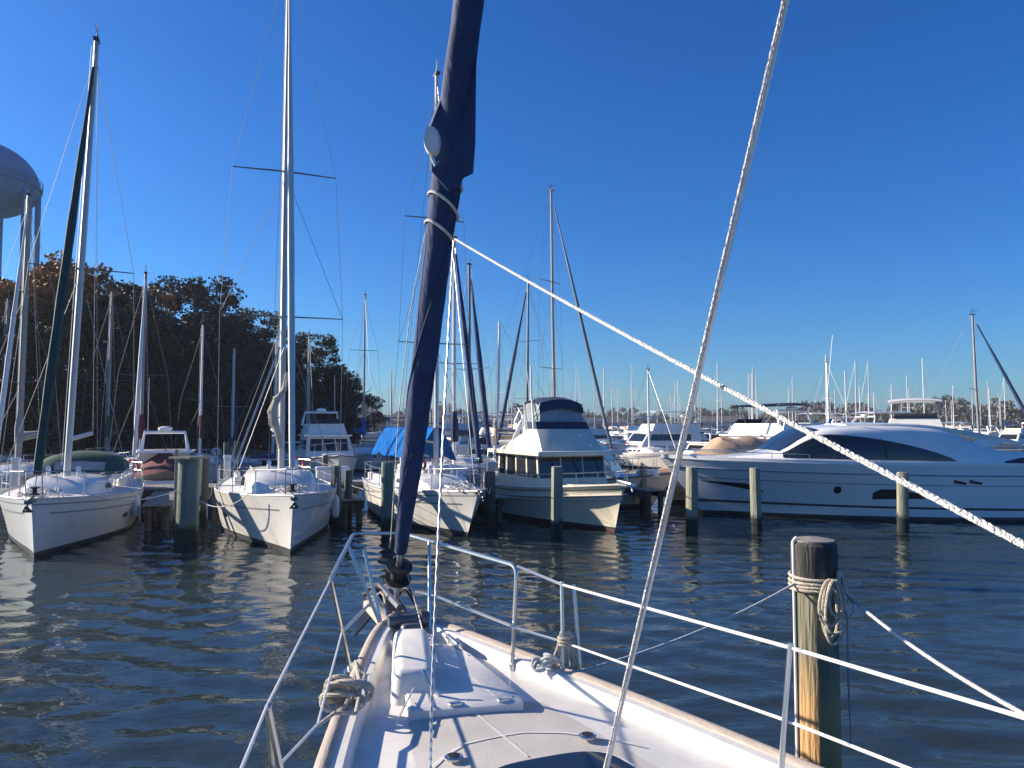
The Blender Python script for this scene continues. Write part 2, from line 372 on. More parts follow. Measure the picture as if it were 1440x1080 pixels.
    bo = MB().tube([(0, my + .1, bz), (0, my + bl, bz + .12)], .07, n=8).build('boom', M[mast], root)
    if cover:
        c = MB(); rr = [.10, .22, .24, .2, .17, .14, .11]; c.tube([(0, my - .12 + (bl + .1) * i / 6, bz + .17 + .02 * i) for i in range(7)], rr, n=10, flat=.62)
        c.tube([(0, my - .02, bz - .1), (0, my - .02, bz + .55), (0, my, bz + 1.1)], [.16, .17, .10], n=8); c.build('sail_cover', M[cover], bo)
    if tent:
        t_ = MB(); rows = []
        for i in range(11):
            y = my - .1 + (L * .74) * i / 10; d_ = .86 + .05 * math.sin(i * 2.1)
            rows.append([(x + .05 * math.sin(i * 2.3) * abs(x), y, bz + .45 - q * d_ * 1.15 - .04 * math.sin(i * 1.7 + x * 3) * q) for x, q in ((-.62, 1), (-.5, .72), (-.34, .4), (-.12, .04), (0, 0), (.12, .04), (.34, .4), (.5, .72), (.62, 1))])
        t_.loft(rows); t_.loft([[(p[0], p[1], p[2] - .02) for p in r] for r in rows])
        t_.build('boom_tent', M[tent], root)
    if wires:
        w = MB(); rw = .007
        for sd in (1, -1):
            cp = (sd * B * .47, my + .25, zs(my + .25))
            w.tube([cp] + [(sd * a, b, c) for a, b, c in tips] + [(0, myz(mh * .97), mh * .97)], rw, n=4)
            w.tube([(sd * B * .46, my + .0, zs(my)), (0, myz(spr[0]), spr[0] - .1)], rw, n=4)
            if len(spr) > 1: w.tube([(sd * tips[0][0], tips[0][1], tips[0][2]), (0, myz(spr[1]), spr[1] - .1)], rw, n=4)
        w.tube([(0, L - .1, zs(L)), (0, myz(mh), mh)], rw, n=4); w.build('shrouds', M['wired'], mt)
        hl = MB(); hl.tube([(.05, my + bl, bz + .1), (0.02, myz(mh) + .1, mh)], .006, n=4); hl.tube([(-.12, my - .1, zb + .3), (-.1, myz(mh) - .12, mh - .2)], .008, n=4); hl.build('halyard', M['wire'], mt)
    bow = Vector((0, .28, zs(0) + .18)); top = Vector((0, myz(mh) - .1, mh * .97))
    if jib:
        n = 16; pts = [bow.lerp(top, .03 + .93 * i / n) for i in range(n + 1)]
        rr = [jibr * (.55 + .75 * math.sin(math.pi * min(1, (i / n) * .95 + .18)) ** .7) * (1 + .06 * math.sin(i * 2.3)) for i in range(n + 1)]
        j = MB().tube(pts, rr, n=8).build('furled_headsail', M[jib], root)
        MB().tube([bow, top], .012, n=5).build('forestay', M['wire'], root)
        if jib2:
            q = n // 3; MB().tube(pts[:q + 1], [r * 1.04 for r in rr[:q + 1]], n=8).build('lower_sail_roll', M[jib2], j)
        dr = MB().lathe(bow, [(.04, -.1), (.11, -.09), (.11, -.07), (.05, -.06), (.05, .04), (.11, .05), (.11, .07), (.03, .09)], n=12).build('furling_drum', M['black'], root)
    elif wires: MB().tube([bow, top], .009, n=5).build('forestay', M['wire'], root)
    if detail > 0:
        lb = MB().tube([(B * .30 + .2 * math.cos(a), L - .02, zs(L) + .45 + .2 * math.sin(a)) for a in np.linspace(R(-60), R(240), 14)], .055, n=8).build('life_buoy', M['red' if len(label) % 2 else 'gelw'], root)
        # pulpit, stanchions, lifelines
        hp = lambda y: h['half'](y / L) * .95
        pp = MB(); zp = .62
        for sd in (1, -1):
            pp.tube([(sd * hp(1.7), 1.7, zs(1.7)), (sd * hp(1.7), 1.65, zs(1.6) + zp), (sd * hp(.9), .8, zs(.9) + zp), (sd * .16, -.05, zs(0) + zp), (0, -.12, zs(0) + zp)], .014, n=6)
            pp.tube([(sd * hp(.8), .8, zs(.8)), (sd * hp(.7), .65, zs(.9) + zp)], .013, n=5)
            pp.tube([(sd * hp(.3), .3, zs(.3)), (sd * .17, 0, zs(0) + zp)], .013, n=5)
        pp.build('pulpit', M['steel'], root)
        ysn = list(np.linspace(3.3, L * .93, 4 if detail > 1 else 3))
        for sd in (1, -1):
            for y in ysn: MB().tube([(sd * hp(y), y, zs(y) - .02), (sd * hp(y), y, zs(y) + .62)], .013, n=6).build('stanchion', M['steel'], root)
        ll = MB()
        for sd in (1, -1):
            for k in (.60, .32): ll.tube([(sd * hp(y), y, zs(y) + k) for y in [1.7] + ysn], .006, n=4)
        ll.build('lifelines', M['wire'], root)
        st = MB(); y = L - .08
        for zz in (.62, .35): st.tube([(-hp(L * .93), L * .93, zs(y) + zz), (-hp(L) * .8, y, zs(y) + zz), (hp(L) * .8, y, zs(y) + zz), (hp(L * .93), L * .93, zs(y) + zz)], .013, n=6)
        for x in (-.8, .8): st.tube([(x * hp(L), y, zs(y)), (x * hp(L), y, zs(y) + .62)], .013, n=6)
        st.build('stern_rail', M['steel'], root)
        an = MB(); an.box((.0, -.08, zs(0) - .03), (.14, .5, .07)); an.tube([(.0, .25, zs(0) + .05), (0, -.3, zs(0) + .01), (0, -.42, zs(0) - .2)], .022, n=6)
        an.slab([(-.10, -.28, zs(0) - .24), (.10, -.28, zs(0) - .24), (.02, -.46, zs(0) - .1), (-.02, -.46, zs(0) - .1)], (0, -1, 1), .03); an.build('anchor', M['alud'], root)
    if detail > 1:
        for sd in (1, -1):
            MB().strip(list(np.linspace(.7, L - .2, 40)), lambda y: zs(y) - .345, lambda y: zs(y) - .31, h['surf'], sd, out=.006, rows=1).build('hull_stripe', M['stripe'], root)
            MB().strip(list(np.linspace(4.35, 4.75, 9)), lambda y: zs(y) - .62 - .07 * math.sin(max(0, (y - 4.35) / .4) * 3.1416) ** .5, lambda y: zs(y) - .62 + .07 * math.sin(max(0, (y - 4.35) / .4) * 3.1416) ** .5, h['surf'], sd, out=.008, rows=2).build('porthole', M['glass'], root)
        for sd in (1, -1): MB().lathe((sd * B * .3, L * .73, zs(L * .73) + .25), [(.06, 0), (.045, .05), (.05, .12), (.06, .14)], n=12).build('winch', M['steel'], root)
        for sd in (1, -1): MB().box((sd * hp(1.1) * .85, 1.1, zs(1.1) + .06), (.03, .22, .025)).box((sd * hp(1.1) * .85, 1.1, zs(1.1) + .03), (.03, .08, .05)).build('cleat', M['steel'], root)
        for sd in (1, -1): MB().tube([(sd * .35, my - .5, ztop(my - .5)), (sd * .35, my - .5, ztop(my - .5) + .16), (sd * .35, my - .62, ztop(my - .5) + .2)], [.05, .05, .07], n=8).build('vent', M['gelw'], cab)
        rp = MB()
        for k in range(9):
            c = Vector((random.uniform(-.3, .3), random.uniform(.5, 1.5), zs(1) + .08 + random.uniform(0, .15))); rr_ = random.uniform(.10, .2)
            rp.tube([c + Vector((rr_ * math.cos(a), rr_ * math.sin(a), .04 * math.sin(3 * a))) for a in np.linspace(0, 6.28, 14)], .016, n=5)
        rp.build('rope_bundle', M['ropew'], root)
    if dodger:
        dd = MB(); rows = []
        for i, (yy, k) in enumerate(((y1 - .9, .02), (y1 - .6, .42), (y1 - .1, .62), (y1 + .8, .64), (y1 + 1.0, .60))):
            w = B * .34; z = base(y1) + trunkh * 1.0; rows.append([(w * math.cos(a) * (1 if k > .1 else .95), yy, z + (k * math.sin(a) ** .6 if k > .1 else .02)) for a in np.linspace(0.05, math.pi - .05, 11)])
        dd.loft(rows); dd.loft([[(x * .985, y, z - .015) for x, y, z in r] for r in rows]); do = dd.build('dodger', M[dodger], root)
        r1, r2 = rows[0], rows[1]; MB().add([Vector(r1[i]).lerp(Vector(r2[i]), k) + Vector((0, -.02, .015)) for i in (3, 5, 7) for k in (.2, .85)], [(0, 2, 3, 1), (2, 4, 5, 3)]).build('window', M['clearvinyl'], do)
    return root

def motorboat(label, loc, yaw, L=10, B=3.4, fb=1.35, hull='gel', fly=True, top=None, arch=True, group=None, detail=1, name='motorboat', cy=.32, cl=.45, ch=1.15, boot='boot', stripe='gel', rails=True, tower=False, cover=None):
    root = empty(name, (loc[0], loc[1], 0), yaw); tag(root, label, 'motorboat', group)
    h = mkhull(L, B, fb * 1.15, fb * .9, fb * .75, rake=1.0, maxat=.5, entry=2.1, stern=.92, wlk=.9, wlbow=.15, flare=1.5, trake=0, ns=20 if detail else 12)
    build_hull(h, root, [M[hull], M[stripe], M[boot], M['antifoul']]); build_deck(h, root, M['deck'])
    zs = lambda y: h['sheer'](y / L); toe_rail(h, root, M['rub'], r=.03, z=-.02, name='rub_rail')
    y0, y1 = L * cy, L * (cy + cl); wd = B * .39
    # house with raked windscreen
    def house(y0, y1, z0, hh, w, rk, mats, nm, win=True, par=root):
        secs = []
        for (y, k) in ((y0, 0), (y0 + rk * .5, .5), (y0 + rk, 1), (y1, 1.0), (y1 + .05, 0)):
            pass
        z1 = z0 + hh; f = y0 + rk
        P = [(w, y0, z0), (w * .86, f, z1), (w * .86, y1, z1), (w, y1, z0)]
        v = [(s * a, b, c) for s in (1, -1) for a, b, c in P]
        hb = MB().add(v, [(0, 1, 2, 3), (7, 6, 5, 4), (0, 4, 5, 1), (3, 2, 6, 7), (1, 5, 6, 2), (4, 0, 3, 7)]); o = hb.build(nm, mats, par)
        if win:
            Q = [Vector(p) for p in P]
            def on(sd, u, t):
                a = Q[0].lerp(Q[3], u); b = Q[1].lerp(Q[2], u); p = a.lerp(b, t); return Vector((sd * p.x, p.y, p.z))
            nw = 3 if detail else 1
            for sd in (1, -1):
                for k in range(nw):
                    u0, u1 = .08 + k * .86 / nw, .08 + (k + .86) * .86 / nw
                    MB().slab([on(sd, u0, .42), on(sd, u1, .42), on(sd, u1, .84), on(sd, u0, .84)], (sd, 0, w * .14 / hh), .03).build('window', M['glass'], o)
            for k in range(3 if detail else 1):
                n = 3 if detail else 1; x0, x1 = -.88 + k * 1.76 / n + .03, -.88 + (k + 1) * 1.76 / n - .03
                def fr(x, t): a = Vector((x * w, y0, z0)); b = Vector((x * w * .86, f, z1)); return a.lerp(b, t)
                MB().slab([fr(x0, .36), fr(x1, .36), fr(x1, .88), fr(x0, .88)], (0, -hh, rk), .03).build('windscreen', M['glass'], o)
        return o
    zb = zs(y0) - .1
    hs = house(y0, y1, zb, ch + .1, wd, ch * .75, M[hull], 'cabin')
    rf = MB().box((0, (y0 + ch * .6 + y1 + .5) / 2, zb + ch + .14), (wd * 1.92, y1 - y0 - ch * .6 + .6, .09), bev=.03).build('cabin_roof', M['gelw'], root)
    zt = zb + ch + .18
    tr_h = MB(); y = y0 * .55; tr_h.box((0, y * .98, zs(y) + .06), (wd * 1.1, y * .9, .22), bev=.1, taper=.8); tr_h.build('foredeck_trunk', M[hull], root)
    if fly:
        f0, f1 = y0 + ch * 1.0, y1 + .2
        house(f0, f1, zt, .62, wd * .82, .35, M[hull], 'flybridge', win=False)
        MB().slab([(-wd * .66, f0 + .3, zt + .62), (wd * .66, f0 + .3, zt + .62), (wd * .62, f0 + .5, zt + .88), (-wd * .62, f0 + .5, zt + .88)], (0, -1, .6), .02).build('fly_screen', M['glass'], root)
        if top:
            rows = [[(x * wd * .8, yy, zt + 1.75 - .10 * x * x - dz) for x in (-1, -.6, -.2, .2, .6, 1)] for yy, dz in ((f0 + .2, .12), (f0 + .5, .0), (f1 - .4, 0), (f1 - .1, .1))]
            t = MB(); t.loft(rows); t.loft([[(a, b, c - .03) for a, b, c in r] for r in rows]); to = t.build('bimini_top', M[top], root)
            fr = MB()
            for sd in (1, -1):
                fr = MB()
                for yy in (f0 + .4, f1 - .3): fr.tube([(sd * wd * .72, (f0 + f1) / 2 + (yy - (f0 + f1) / 2) * .4, zt + .6), (sd * wd * .74, yy, zt + 1.66)], .016, n=5)
                fr.build('bimini_frame', M['steel'], to)
    if arch:
        ya = y1 - .3; za = zt + (.55 if fly else 0)
        a = MB().tube([(-wd * .8, ya + .3, za), (-wd * .7, ya, za + .75), (wd * .7, ya, za + .75), (wd * .8, ya + .3, za)], [.09, .07, .07, .09], n=6).build('radar_arch', M['gelw'], root)
        MB().lathe((0, ya, za + .80), [(.1, 0), (.27, .03), (.28, .14), (.15, .2)], n=14).build('radar_dome', M['gelw'], a)
        MB().tube([(wd * .6, ya, za + .8), (wd * .6, ya + .25, za + 3.0)], .012, n=4).build('antenna', M['gelw'], a)
    if rails:
        r_ = MB(); ys = np.linspace(.1, L * .55, 7)
        for sd in (1, -1):
            r_.tube([(sd * h['half'](y / L) * .93, y, zs(y) + .65) for y in ys], .014, n=5)
            for y in ys: r_.tube([(sd * h['half'](y / L) * .93, y, zs(y)), (sd * h['half'](y / L) * .93, y, zs(y) + .65)], .011, n=4)
        r_.build('bow_rail', M['steel'], root)
    ck = MB()
    for sd in (1, -1): ck.box((sd * B * .43, (y1 + L) / 2, zs(L) + .12), (.14, L - y1 - .1, .35), bev=.04)
    ck.box((0, L - .12, zs(L) + .1), (B * .8, .12, .3), bev=.03); ck.build('cockpit_side', M[hull], root)
    if cover:
        rows = []
        for i in range(8):
            y = y1 - .1 + (L - y1) * i / 7; rows.append([(x * B * .46, y, zs(y) + .35 + (1 - abs(x)) * (ch * .9 - i * .1) * (1 + .05 * math.sin(i * 3 + x * 5))) for x in (-1, -.7, -.35, 0, .35, .7, 1)])
        MB().loft(rows).build('cockpit_cover', M[cover], root)
    return root

YAW = R(22); u = Vector((-math.sin(YAW), math.cos(YAW), 0)); pv = Vector((math.cos(YAW), math.sin(YAW), 0))

# ------------------------------------------------------------ the three near sailboats
b1 = Pz(47, 787, 0) + u * -.0
sailboat('leftmost white sailboat, with furled dark green headsail and green dodger', b1 - u * .65, YAW, L=10.5, B=3.5, fb=1.4, mh=14.0, my=4.25, spr=(7.4,), detail=2,
         jib='sailgreen', jibr=.085, dodger='green', lean=(0, R(1.6)), sprw=.37, mr=.088, trunkh=.45)
b2 = Pz(407, 781, 0)
r2 = sailboat('white sailboat with two pairs of spreaders, right of the thick square-capped piling', b2 - u * .62, YAW - R(1), L=10.8, B=3.5, fb=1.42, mh=17.2, my=4.1, spr=(6.1, 10.3), detail=2,
         hull='gel', jib='sailwhite', jibr=.065, sprw=.48, mr=.09, trunkh=.55, rake=.6, stripe='gel', bigwin=True)
b3 = Pz(660, 757, 0)
sailboat('white sailboat with a bright blue tent over its boom, left of the trawler', b3 - u * .7, YAW, L=9.4, B=3.2, fb=1.3, mh=14.3, my=3.9, spr=(5.6, 9.6), detail=2, tent='blue', rake=.9, mast='aluw', mr=.08)
# beige bundled sail hanging at the mast of the second boat
mb = MB(); zz = 1.9
for k, (x, y, z, r) in enumerate(((0, 3.7, 2.4, .12), (.0, 3.75, 2.9, .2), (-.1, 3.7, 3.35, .17), (-.14, 3.6, 3.8, .14), (0, 3.6, 4.2, .07))): pass
rb_ = random.Random(3)
for k in range(7):
    pts = [(-.05, 3.72, 2.4), (-.12, 3.68, 2.75), (-.25, 3.62, 3.1), (-.30, 3.6, 3.4), (-.18, 3.62, 3.75), (-.02, 3.7, 4.0), (.12, 3.8, 4.5)]
    mb.tube([(x + rb_.uniform(-.07, .07), y + rb_.uniform(-.06, .06), z) for x, y, z in pts], [.03, .06, rb_.uniform(.06, .11), rb_.uniform(.05, .10), .06, .04, .015], n=7)
for z in (2.75, 3.25, 3.8): mb.tube([(-.12 + (-.12 if 3 < z < 3.5 else 0) + .15 * math.cos(a), 3.66 + .13 * math.sin(a), z) for a in np.linspace(0, 6.3, 12)], .015, n=5)
mb.build('bundled_sail', M['ropeb'], r2)
mb = MB(); mb.tube([(-1.25, 3.2, 1.9), (-.1, 3.9, 5.2)], .03, n=6); mb.tube([(-1.1, 3.3, 1.9), (0.02, 3.9, 5.2)], .012, n=5); mb.build('pole', M['alu'], r2)

def fender(p, label, m='fender'):
    o = empty('fender', p); tag(o, label, 'fender', 'fenders hanging on the boats')
    MB().lathe((0, 0, -.3), [(.02, -.32), (.07, -.29), (.10, -.22), (.105, 0), (.10, .22), (.07, .29), (.03, .33), (.03, .36)], n=14).build('body', M[m], o); MB().tube([(0, 0, .05), (.02, .0, .5)], .008, n=5).build('lanyard', M['ropew'], o)
fender(b2 - u * .6 + pv * 1.62 + u * 4.3 + Vector((0, 0, 1.0)), 'white fender hanging on the shaded side of the second big sailboat')
fender(b1 - u * .6 + pv * 1.70 + u * 5.0 + Vector((0, 0, 1.0)), 'white fender hanging at the shaded side of the leftmost sailboat')
fender(b2 - u * .6 - pv * 1.72 + u * 5.0 + Vector((0, 0, 1.0)), 'navy fender on the sunny side of the second big sailboat', 'dblue')
# ------------------------------------------------------------ trawler
def trawler():
    w = Pz(868, 750, 0) - u * .35
    root = empty('trawler', (w.x, w.y, 0), YAW)
    tag(root, 'cream trawler with dark blue bimini over its flybridge, behind the lone piling', 'trawler')
    L, B = 9.6, 3.4
    h = mkhull(L, B, 1.38, 1.05, 1.0, rake=.5, maxat=.45, entry=2.3, stern=.9, wlk=.9, wlbow=.12, flare=1.7, trake=0)
    build_hull(h, root, [M['gel2'], M['rub'], M['boot'], M['antired']]); build_deck(h, root, M['deck'], drop=.28)
    zs = lambda y: h['sheer'](y / L)
    toe_rail(h, root, M['gel2'], r=.045, z=.0, name='cap_rail')
    rr = MB()
    for sd in (1, -1): rr.tube([(sd * (h['surf'](y, zs(y) - .38) + .02), y, zs(y) - .38) for y in np.linspace(.25, L, 24)], .035, n=6)
    rr.build('rub_rail', M['gel'], root)
    # saloon
    y0, y1, hw = 3.0, 6.6, 1.22; z0, z1 = .85, 2.12
    P = [(hw, y0, z0), (hw * .97, y0 + .22, z1), (hw * .97, y1, z1), (hw, y1, z0)]
    v = [(s * a, b, c) for s in (1, -1) for a, b, c in P]
    cab = MB().add(v, [(0, 1, 2, 3), (7, 6, 5, 4), (0, 4, 5, 1), (3, 2, 6, 7), (1, 5, 6, 2), (4, 0, 3, 7)]).build('cabin', M['gel2'], root)
    Q = [Vector(p) for p in P]
    def on(sd, a, t): p = Q[0].lerp(Q[3], a).lerp(Q[1].lerp(Q[2], a), t); return Vector((sd * p.x, p.y, p.z))
    for sd in (1, -1):
        for a, b in ((.03, .24), (.28, .5), (.54, .74), (.80, .95)):
            MB().slab([on(sd, a, .42), on(sd, b, .42), on(sd, b, .93), on(sd, a, .93)], (sd, 0, .02), .03).build('window', M['glass'], cab)
    for k in range(3):
        x0, x1 = (-.94 + k * .633) * hw, (-.94 + k * .633 + .60) * hw
        f = lambda x, t: Vector((x, y0 + .22 * t, lerp(z0, z1, t)))
        wv = MB().slab([f(x0, .42), f(x1, .42), f(x1, .93), f(x0, .93)], (0, -1, .17), .03).build('windscreen', M['glass'], cab)
        MB().tube([f((x0 + x1) / 2, .93) + Vector((0, -.04, 0)), f((x0 + x1) / 2 + .2, .55) + Vector((0, -.04, 0))], .012, n=4).build('wiper', M['black'], wv)
    MB().box((0, 4.75, 2.17), (2.95, 4.5, .13), bev=.05).build('brow', M['gel2'], root)
    # flybridge coaming, raked front
    fz0, fz1 = 2.23, 2.92; rows = []
    for z, fy, wx, ins in ((fz0, 2.95, 1.22, 0), (fz0 + .35, 3.25, 1.16, 0), (fz1, 3.62, 1.08, 0)):
        lo_ = lambda f: fz0 + (z - fz0) * f
        rows.append([(-wx, 6.4, lo_(.12)), (-wx, 4.6, lo_(.8)), (-wx, fy + .55, z), (-wx * .88, fy + .16, z), (-wx * .55, fy + .02, z), (0, fy, z), (wx * .55, fy + .02, z), (wx * .88, fy + .16, z), (wx, fy + .55, z), (wx, 4.6, lo_(.8)), (wx, 6.4, lo_(.12))])
    fl = MB().loft(rows); fl.loft([[(x * .93, y + .07, z) for x, y, z in r] for r in rows]); fl.loft([rows[-1], [(x * .93, y + .07, z) for x, y, z in rows[-1]]])
    fly = fl.build('flybridge', M['gel2'], root)
    sc = rows[-1][2:9]; s2 = [(x * .97, y + .16, z + .24) for x, y, z in sc]
    MB().loft([sc, s2]).loft([[(x * .98, y + .02, z) for x, y, z in sc], [(x * .98, y + .02, z) for x, y, z in s2]]).build('wind_screen', M['dblue'], fly)
    MB().box((-.1, 4.7, 2.9), (.9, .5, .8), bev=.08).build('helm_console', M['gelw'], fly)
    for x in (-.45, .4): MB().box((x, 5.5, 2.95), (.5, .5, .7), bev=.1).build('helm_seat', M['gelw'], fly)
    # bimini
    rows = [[(x * .80, y, z - .16 * x * x) for x in (-1, -.8, -.4, 0, .4, .8, 1)] for y, z in ((3.9, 3.72), (4.0, 3.9), (4.4, 4.0), (5.0, 4.0), (5.3, 3.93))]
    bi = MB().loft(rows); bi.loft([[(a * .99, b, c - .04) for a, b, c in r] for r in rows]); v1 = rows[0]; bi.loft([v1, [(a, b - .02, c - .13) for a, b, c in v1]])
    bo = bi.build('bimini_top', M['dblue'], root)
    fr = MB()
    for sd in (1, -1):
        fr = MB(); fr.tube([(sd * .98, 4.6, 2.8), (sd * .8, 3.95, 3.6), (sd * .76, 3.95, 3.75)], .02, n=6); fr.tube([(sd * .98, 4.6, 2.8), (sd * .8, 5.2, 3.8)], .02, n=6); fr.build('bimini_frame', M['aluw'], bo)
        MB().tube([(sd * 1.0, 3.9, 2.85), (sd * .8, 4.5, 3.9)], .035, n=6).build('bimini_strut', M['aluw'], bo)
    en = MB().loft([[(-.76 * k, 5.2, z), (-.76 * k, 4.4, z), (-.7 * k, 4.05 + (3.8 - z) * -.2, z), (.7 * k, 4.05 + (3.8 - z) * -.2, z), (.76 * k, 4.4, z), (.76 * k, 5.2, z)] for z, k in ((3.0, 1.15), (3.8, 1))]).build('clear_enclosure', M['clearvinyl'], bo)
    # lamps on the flybridge front, pulpit rail, anchor, cleats, fenders
    for x, z in ((.42, 2.68), (.62, 2.38)): MB().box((x, 3.05 + (z - 2.23) * 1.0 - .05, z), (.16, .12, .14), bev=.03).build('spotlight', M['gelw'], fly)
    r_ = MB(); ys = [.15, .6, 1.2, 2.0, 3.0, 4.2]
    for sd in (1, -1):
        r_.tube([(sd * h['half'](y / L) * .95, y, zs(y) + .38) for y in ys], .015, n=5)
        for y in ys: r_.tube([(sd * h['half'](y / L) * .95, y, zs(y) - .02), (sd * h['half'](y / L) * .95, y, zs(y) + .38)], .012, n=4)
    r_.tube([(-h['half'](.15 / L) * .95, .15, zs(.15) + .38), (0, -.15, zs(0) + .4), (h['half'](.15 / L) * .95, .15, zs(.15) + .38)], .015, n=5)
    r_.build('bow_rail', M['steel'], root)
    MB().box((0, 2.0, zs(2) - .12), (1.0, 1.3, .28), bev=.08).build('foredeck_box', M['gel2'], root)
    an = MB(); an.box((0, -.12, zs(0) + .02), (.3, .6, .06)); an.tube([(0, .3, zs(0) + .1), (0, -.4, zs(0) + .05), (0, -.5, zs(0) - .15)], .03, n=6); an.build('anchor', M['steel'], root)
    MB().tube([(0, 6.3, 2.2), (0, 6.45, 5.2)], [.045, .03], n=8).build('mast', M['aluw'], root)
    ck = MB(); 
    for sd in (1, -1): ck.box((sd * 1.2, 8.0, 1.1), (.1, 2.7, .3), bev=.03)
    ck.build('cockpit_side', M['gel2'], root)
    return root
trawler()

# ------------------------------------------------------------ large motor yacht lying side-on
def yacht():
    bow = Pz(1003, 734, 0)
    root = empty('motor_yacht', (bow.x - 1.25, bow.y + 2.1, 0), R(-90))
    tag(root, 'long sleek white motor yacht lying side-on with a curved dark side window', 'motor yacht')
    L, B = 17.5, 4.7
    h = mkhull(L, B, 1.95, 1.75, 1.5, rake=1.5, maxat=.42, entry=2.3, stern=.95, wlk=.93, wlbow=.2, flare=1.35, trake=-.3, ns=40)
    # the side rings, with a knuckle and a grey chine line
    build_hull(h, root, [M['gelw'], M['gelw'], M['boot'], M['antifoul']]); build_deck(h, root, M['gelw'], crown=.12)
    zs = lambda y: h['sheer'](y / L)
    # yacht heading -x: local +y is aft (+x in the world); local +x faces -y world = the camera side
    rl = MB()
    for sd in (1, -1):
        rl.tube([(sd * (h['surf'](y, zs(y) - .30) + .012), y, zs(y) - .30) for y in np.linspace(.3, L - .1, 40)], .022, n=6)
    rl.build('rub_rail', M['steel'], root)
    for zfun, nm in ((lambda y: .52 - .012 * y, 'chine_stripe'), (lambda y: zs(y) - .62, 'hull_line')):
        st = MB()
        for sd in (1, -1): st.strip(list(np.linspace(1.2, L - .2, 40)), lambda y: zfun(y) - (.035 if nm == 'chine_stripe' else .012), lambda y: zfun(y) + (.035 if nm == 'chine_stripe' else .012), h['surf'], sd, out=.008, rows=1)
        st.build(nm, M['stripe' if nm != 'chine_stripe' else 'boot'], root)
    tr = MB()
    for sd in (1, -1): tr.strip(list(np.linspace(.05, L - .2, 40)), lambda y: zs(y) - .02, lambda y: zs(y) + .10, lambda y, z: h['half'](max(0, y) / L) * .985, sd, out=.015, rows=1)
    tr.build('toe_rail', M['gelw'], root)
    hm = {}
    for sd in (1, -1):
        MB().strip(list(np.linspace(1.3, 3.2, 12)), lambda y: 1.17 - .33 * ((y - 1.3) / 1.9) ** 1.1, lambda y: 1.185 - .08 * ((y - 1.3) / 1.9) - .24 * max(0, (y - 2.65) / .55) ** 1.2, h['surf'], sd, rows=2).build('hull_window', M['glass'], root)
        MB().strip(list(np.linspace(6.35, 8.2, 10)), lambda y: .70 + .02 * (y - 6.5), lambda y: 1.02 - .2 * max(0, (y - 7.0) / 1.2) - .12 * max(0, (6.55 - y) / .2), h['surf'], sd, rows=2).build('hull_window', M['glass'], root)
        for yc in (8.95, 9.45): MB().strip(list(np.linspace(yc - .2, yc + .2, 6)), lambda y: 1.20 - .12 * (y - yc), lambda y: 1.27 + .02 - .22 * (y - yc), h['surf'], sd, rows=1).build('air_vent', M['glass'], root)
        MB().strip(list(np.linspace(5.18, 5.42, 9)), lambda y: .98 - math.sqrt(max(0.0001, .0145 - (y - 5.3) ** 2)), lambda y: .98 + math.sqrt(max(.0001, .0145 - (y - 5.3) ** 2)), h['surf'], sd, rows=3).build('porthole', M['glass'], root)
    # superstructure
    prof = [(1.6, .02), (2.4, .12), (3.2, .2), (3.8, .34), (4.3, .72), (4.85, 1.04), (5.4, 1.13), (6.4, 1.18), (7.6, 1.20), (8.6, 1.14), (9.3, .98), (9.9, .62), (10.6, .46), (12, .36), (13, .3)]
    py = [a for a, b in prof]; ph = [b for a, b in prof]
    top = lambda y: float(np.interp(y, py, ph))
    wide = lambda y: float(np.interp(y, [1.6, 2.9, 4.2, 5.5, 7, 9, 11, 13], [.5, 1.1, 1.62, 1.85, 1.95, 1.98, 1.98, 1.9]))
    zb = lambda y: zs(y) + .02
    def surf(y, z):
        t = max(0, min(1, (z - zb(y)) / max(.02, top(y)))); return wide(y) * (1 - .13 * t ** 2)
    rings = []
    for y in np.linspace(1.6, 13, 44):
        k = top(y); half = [(surf(y, zb(y) + k * t), zb(y) + k * t * .97) for t in (0, .2, .4, .6, .8, .92)] + [(surf(y, zb(y) + k) * q, zb(y) + k * z) for q, z in ((.95, .99), (.8, 1.03), (.4, 1.07), (0, 1.08))]
        rings.append([(x, y, z) for x, z in half] + [(-x, y, z) for x, z in half[-2::-1]])
    sp = MB(); sp.loft(rings); sp.slab(rings[-1], (0, 1, 0), .02); ss = sp.build('superstructure', M['gelw'], root)
    for sd in (1, -1):
        MB().strip(list(np.linspace(3.75, 9.05, 34)), lambda y: zb(y) + .12, lambda y: zb(y) + max(.13, min(top(y) * .84, .12 + .80 * math.sin(math.pi * .5 * min(1, max(0, (9.05 - y) / 4.2))) ** .75)), lambda y, z: surf(y, zb(y) + (z - zb(y)) / .97), sd, out=.014, rows=6).build('side_window', M['glass'], ss)
        MB().strip(list(np.linspace(10.6, 12.2, 10)), lambda y: zb(y) + .05, lambda y: zb(y) + .12 + .13 * math.sin(max(0, (y - 10.6)) / 1.6 * 3.14), lambda y, z: surf(y, zb(y) + (z - zb(y)) / .97), sd, out=.014, rows=2).build('side_window', M['glass'], ss)
    oh = []
    for y, zt_, th_, ww in ((6.0, 1.27, .02, 1.0), (7.0, 1.31, .05, 1.35), (8.4, 1.29, .10, 1.5), (9.4, 1.16, .15, 1.58), (10.4, .98, .16, 1.6), (11.2, .80, .12, 1.55), (11.6, .70, .05, 1.45)):
        z = zb(y) + zt_ * .98; oh.append([(x * ww, y, z + .06 * (1 - x * x)) for x in (-1, -.6, 0, .6, 1)] + [(x * ww * .97, y, z - th_) for x in (1, .6, 0, -.6, -1)])
    MB().loft(oh, closed=True, caps=True).build('hardtop', M['gelw'], ss)
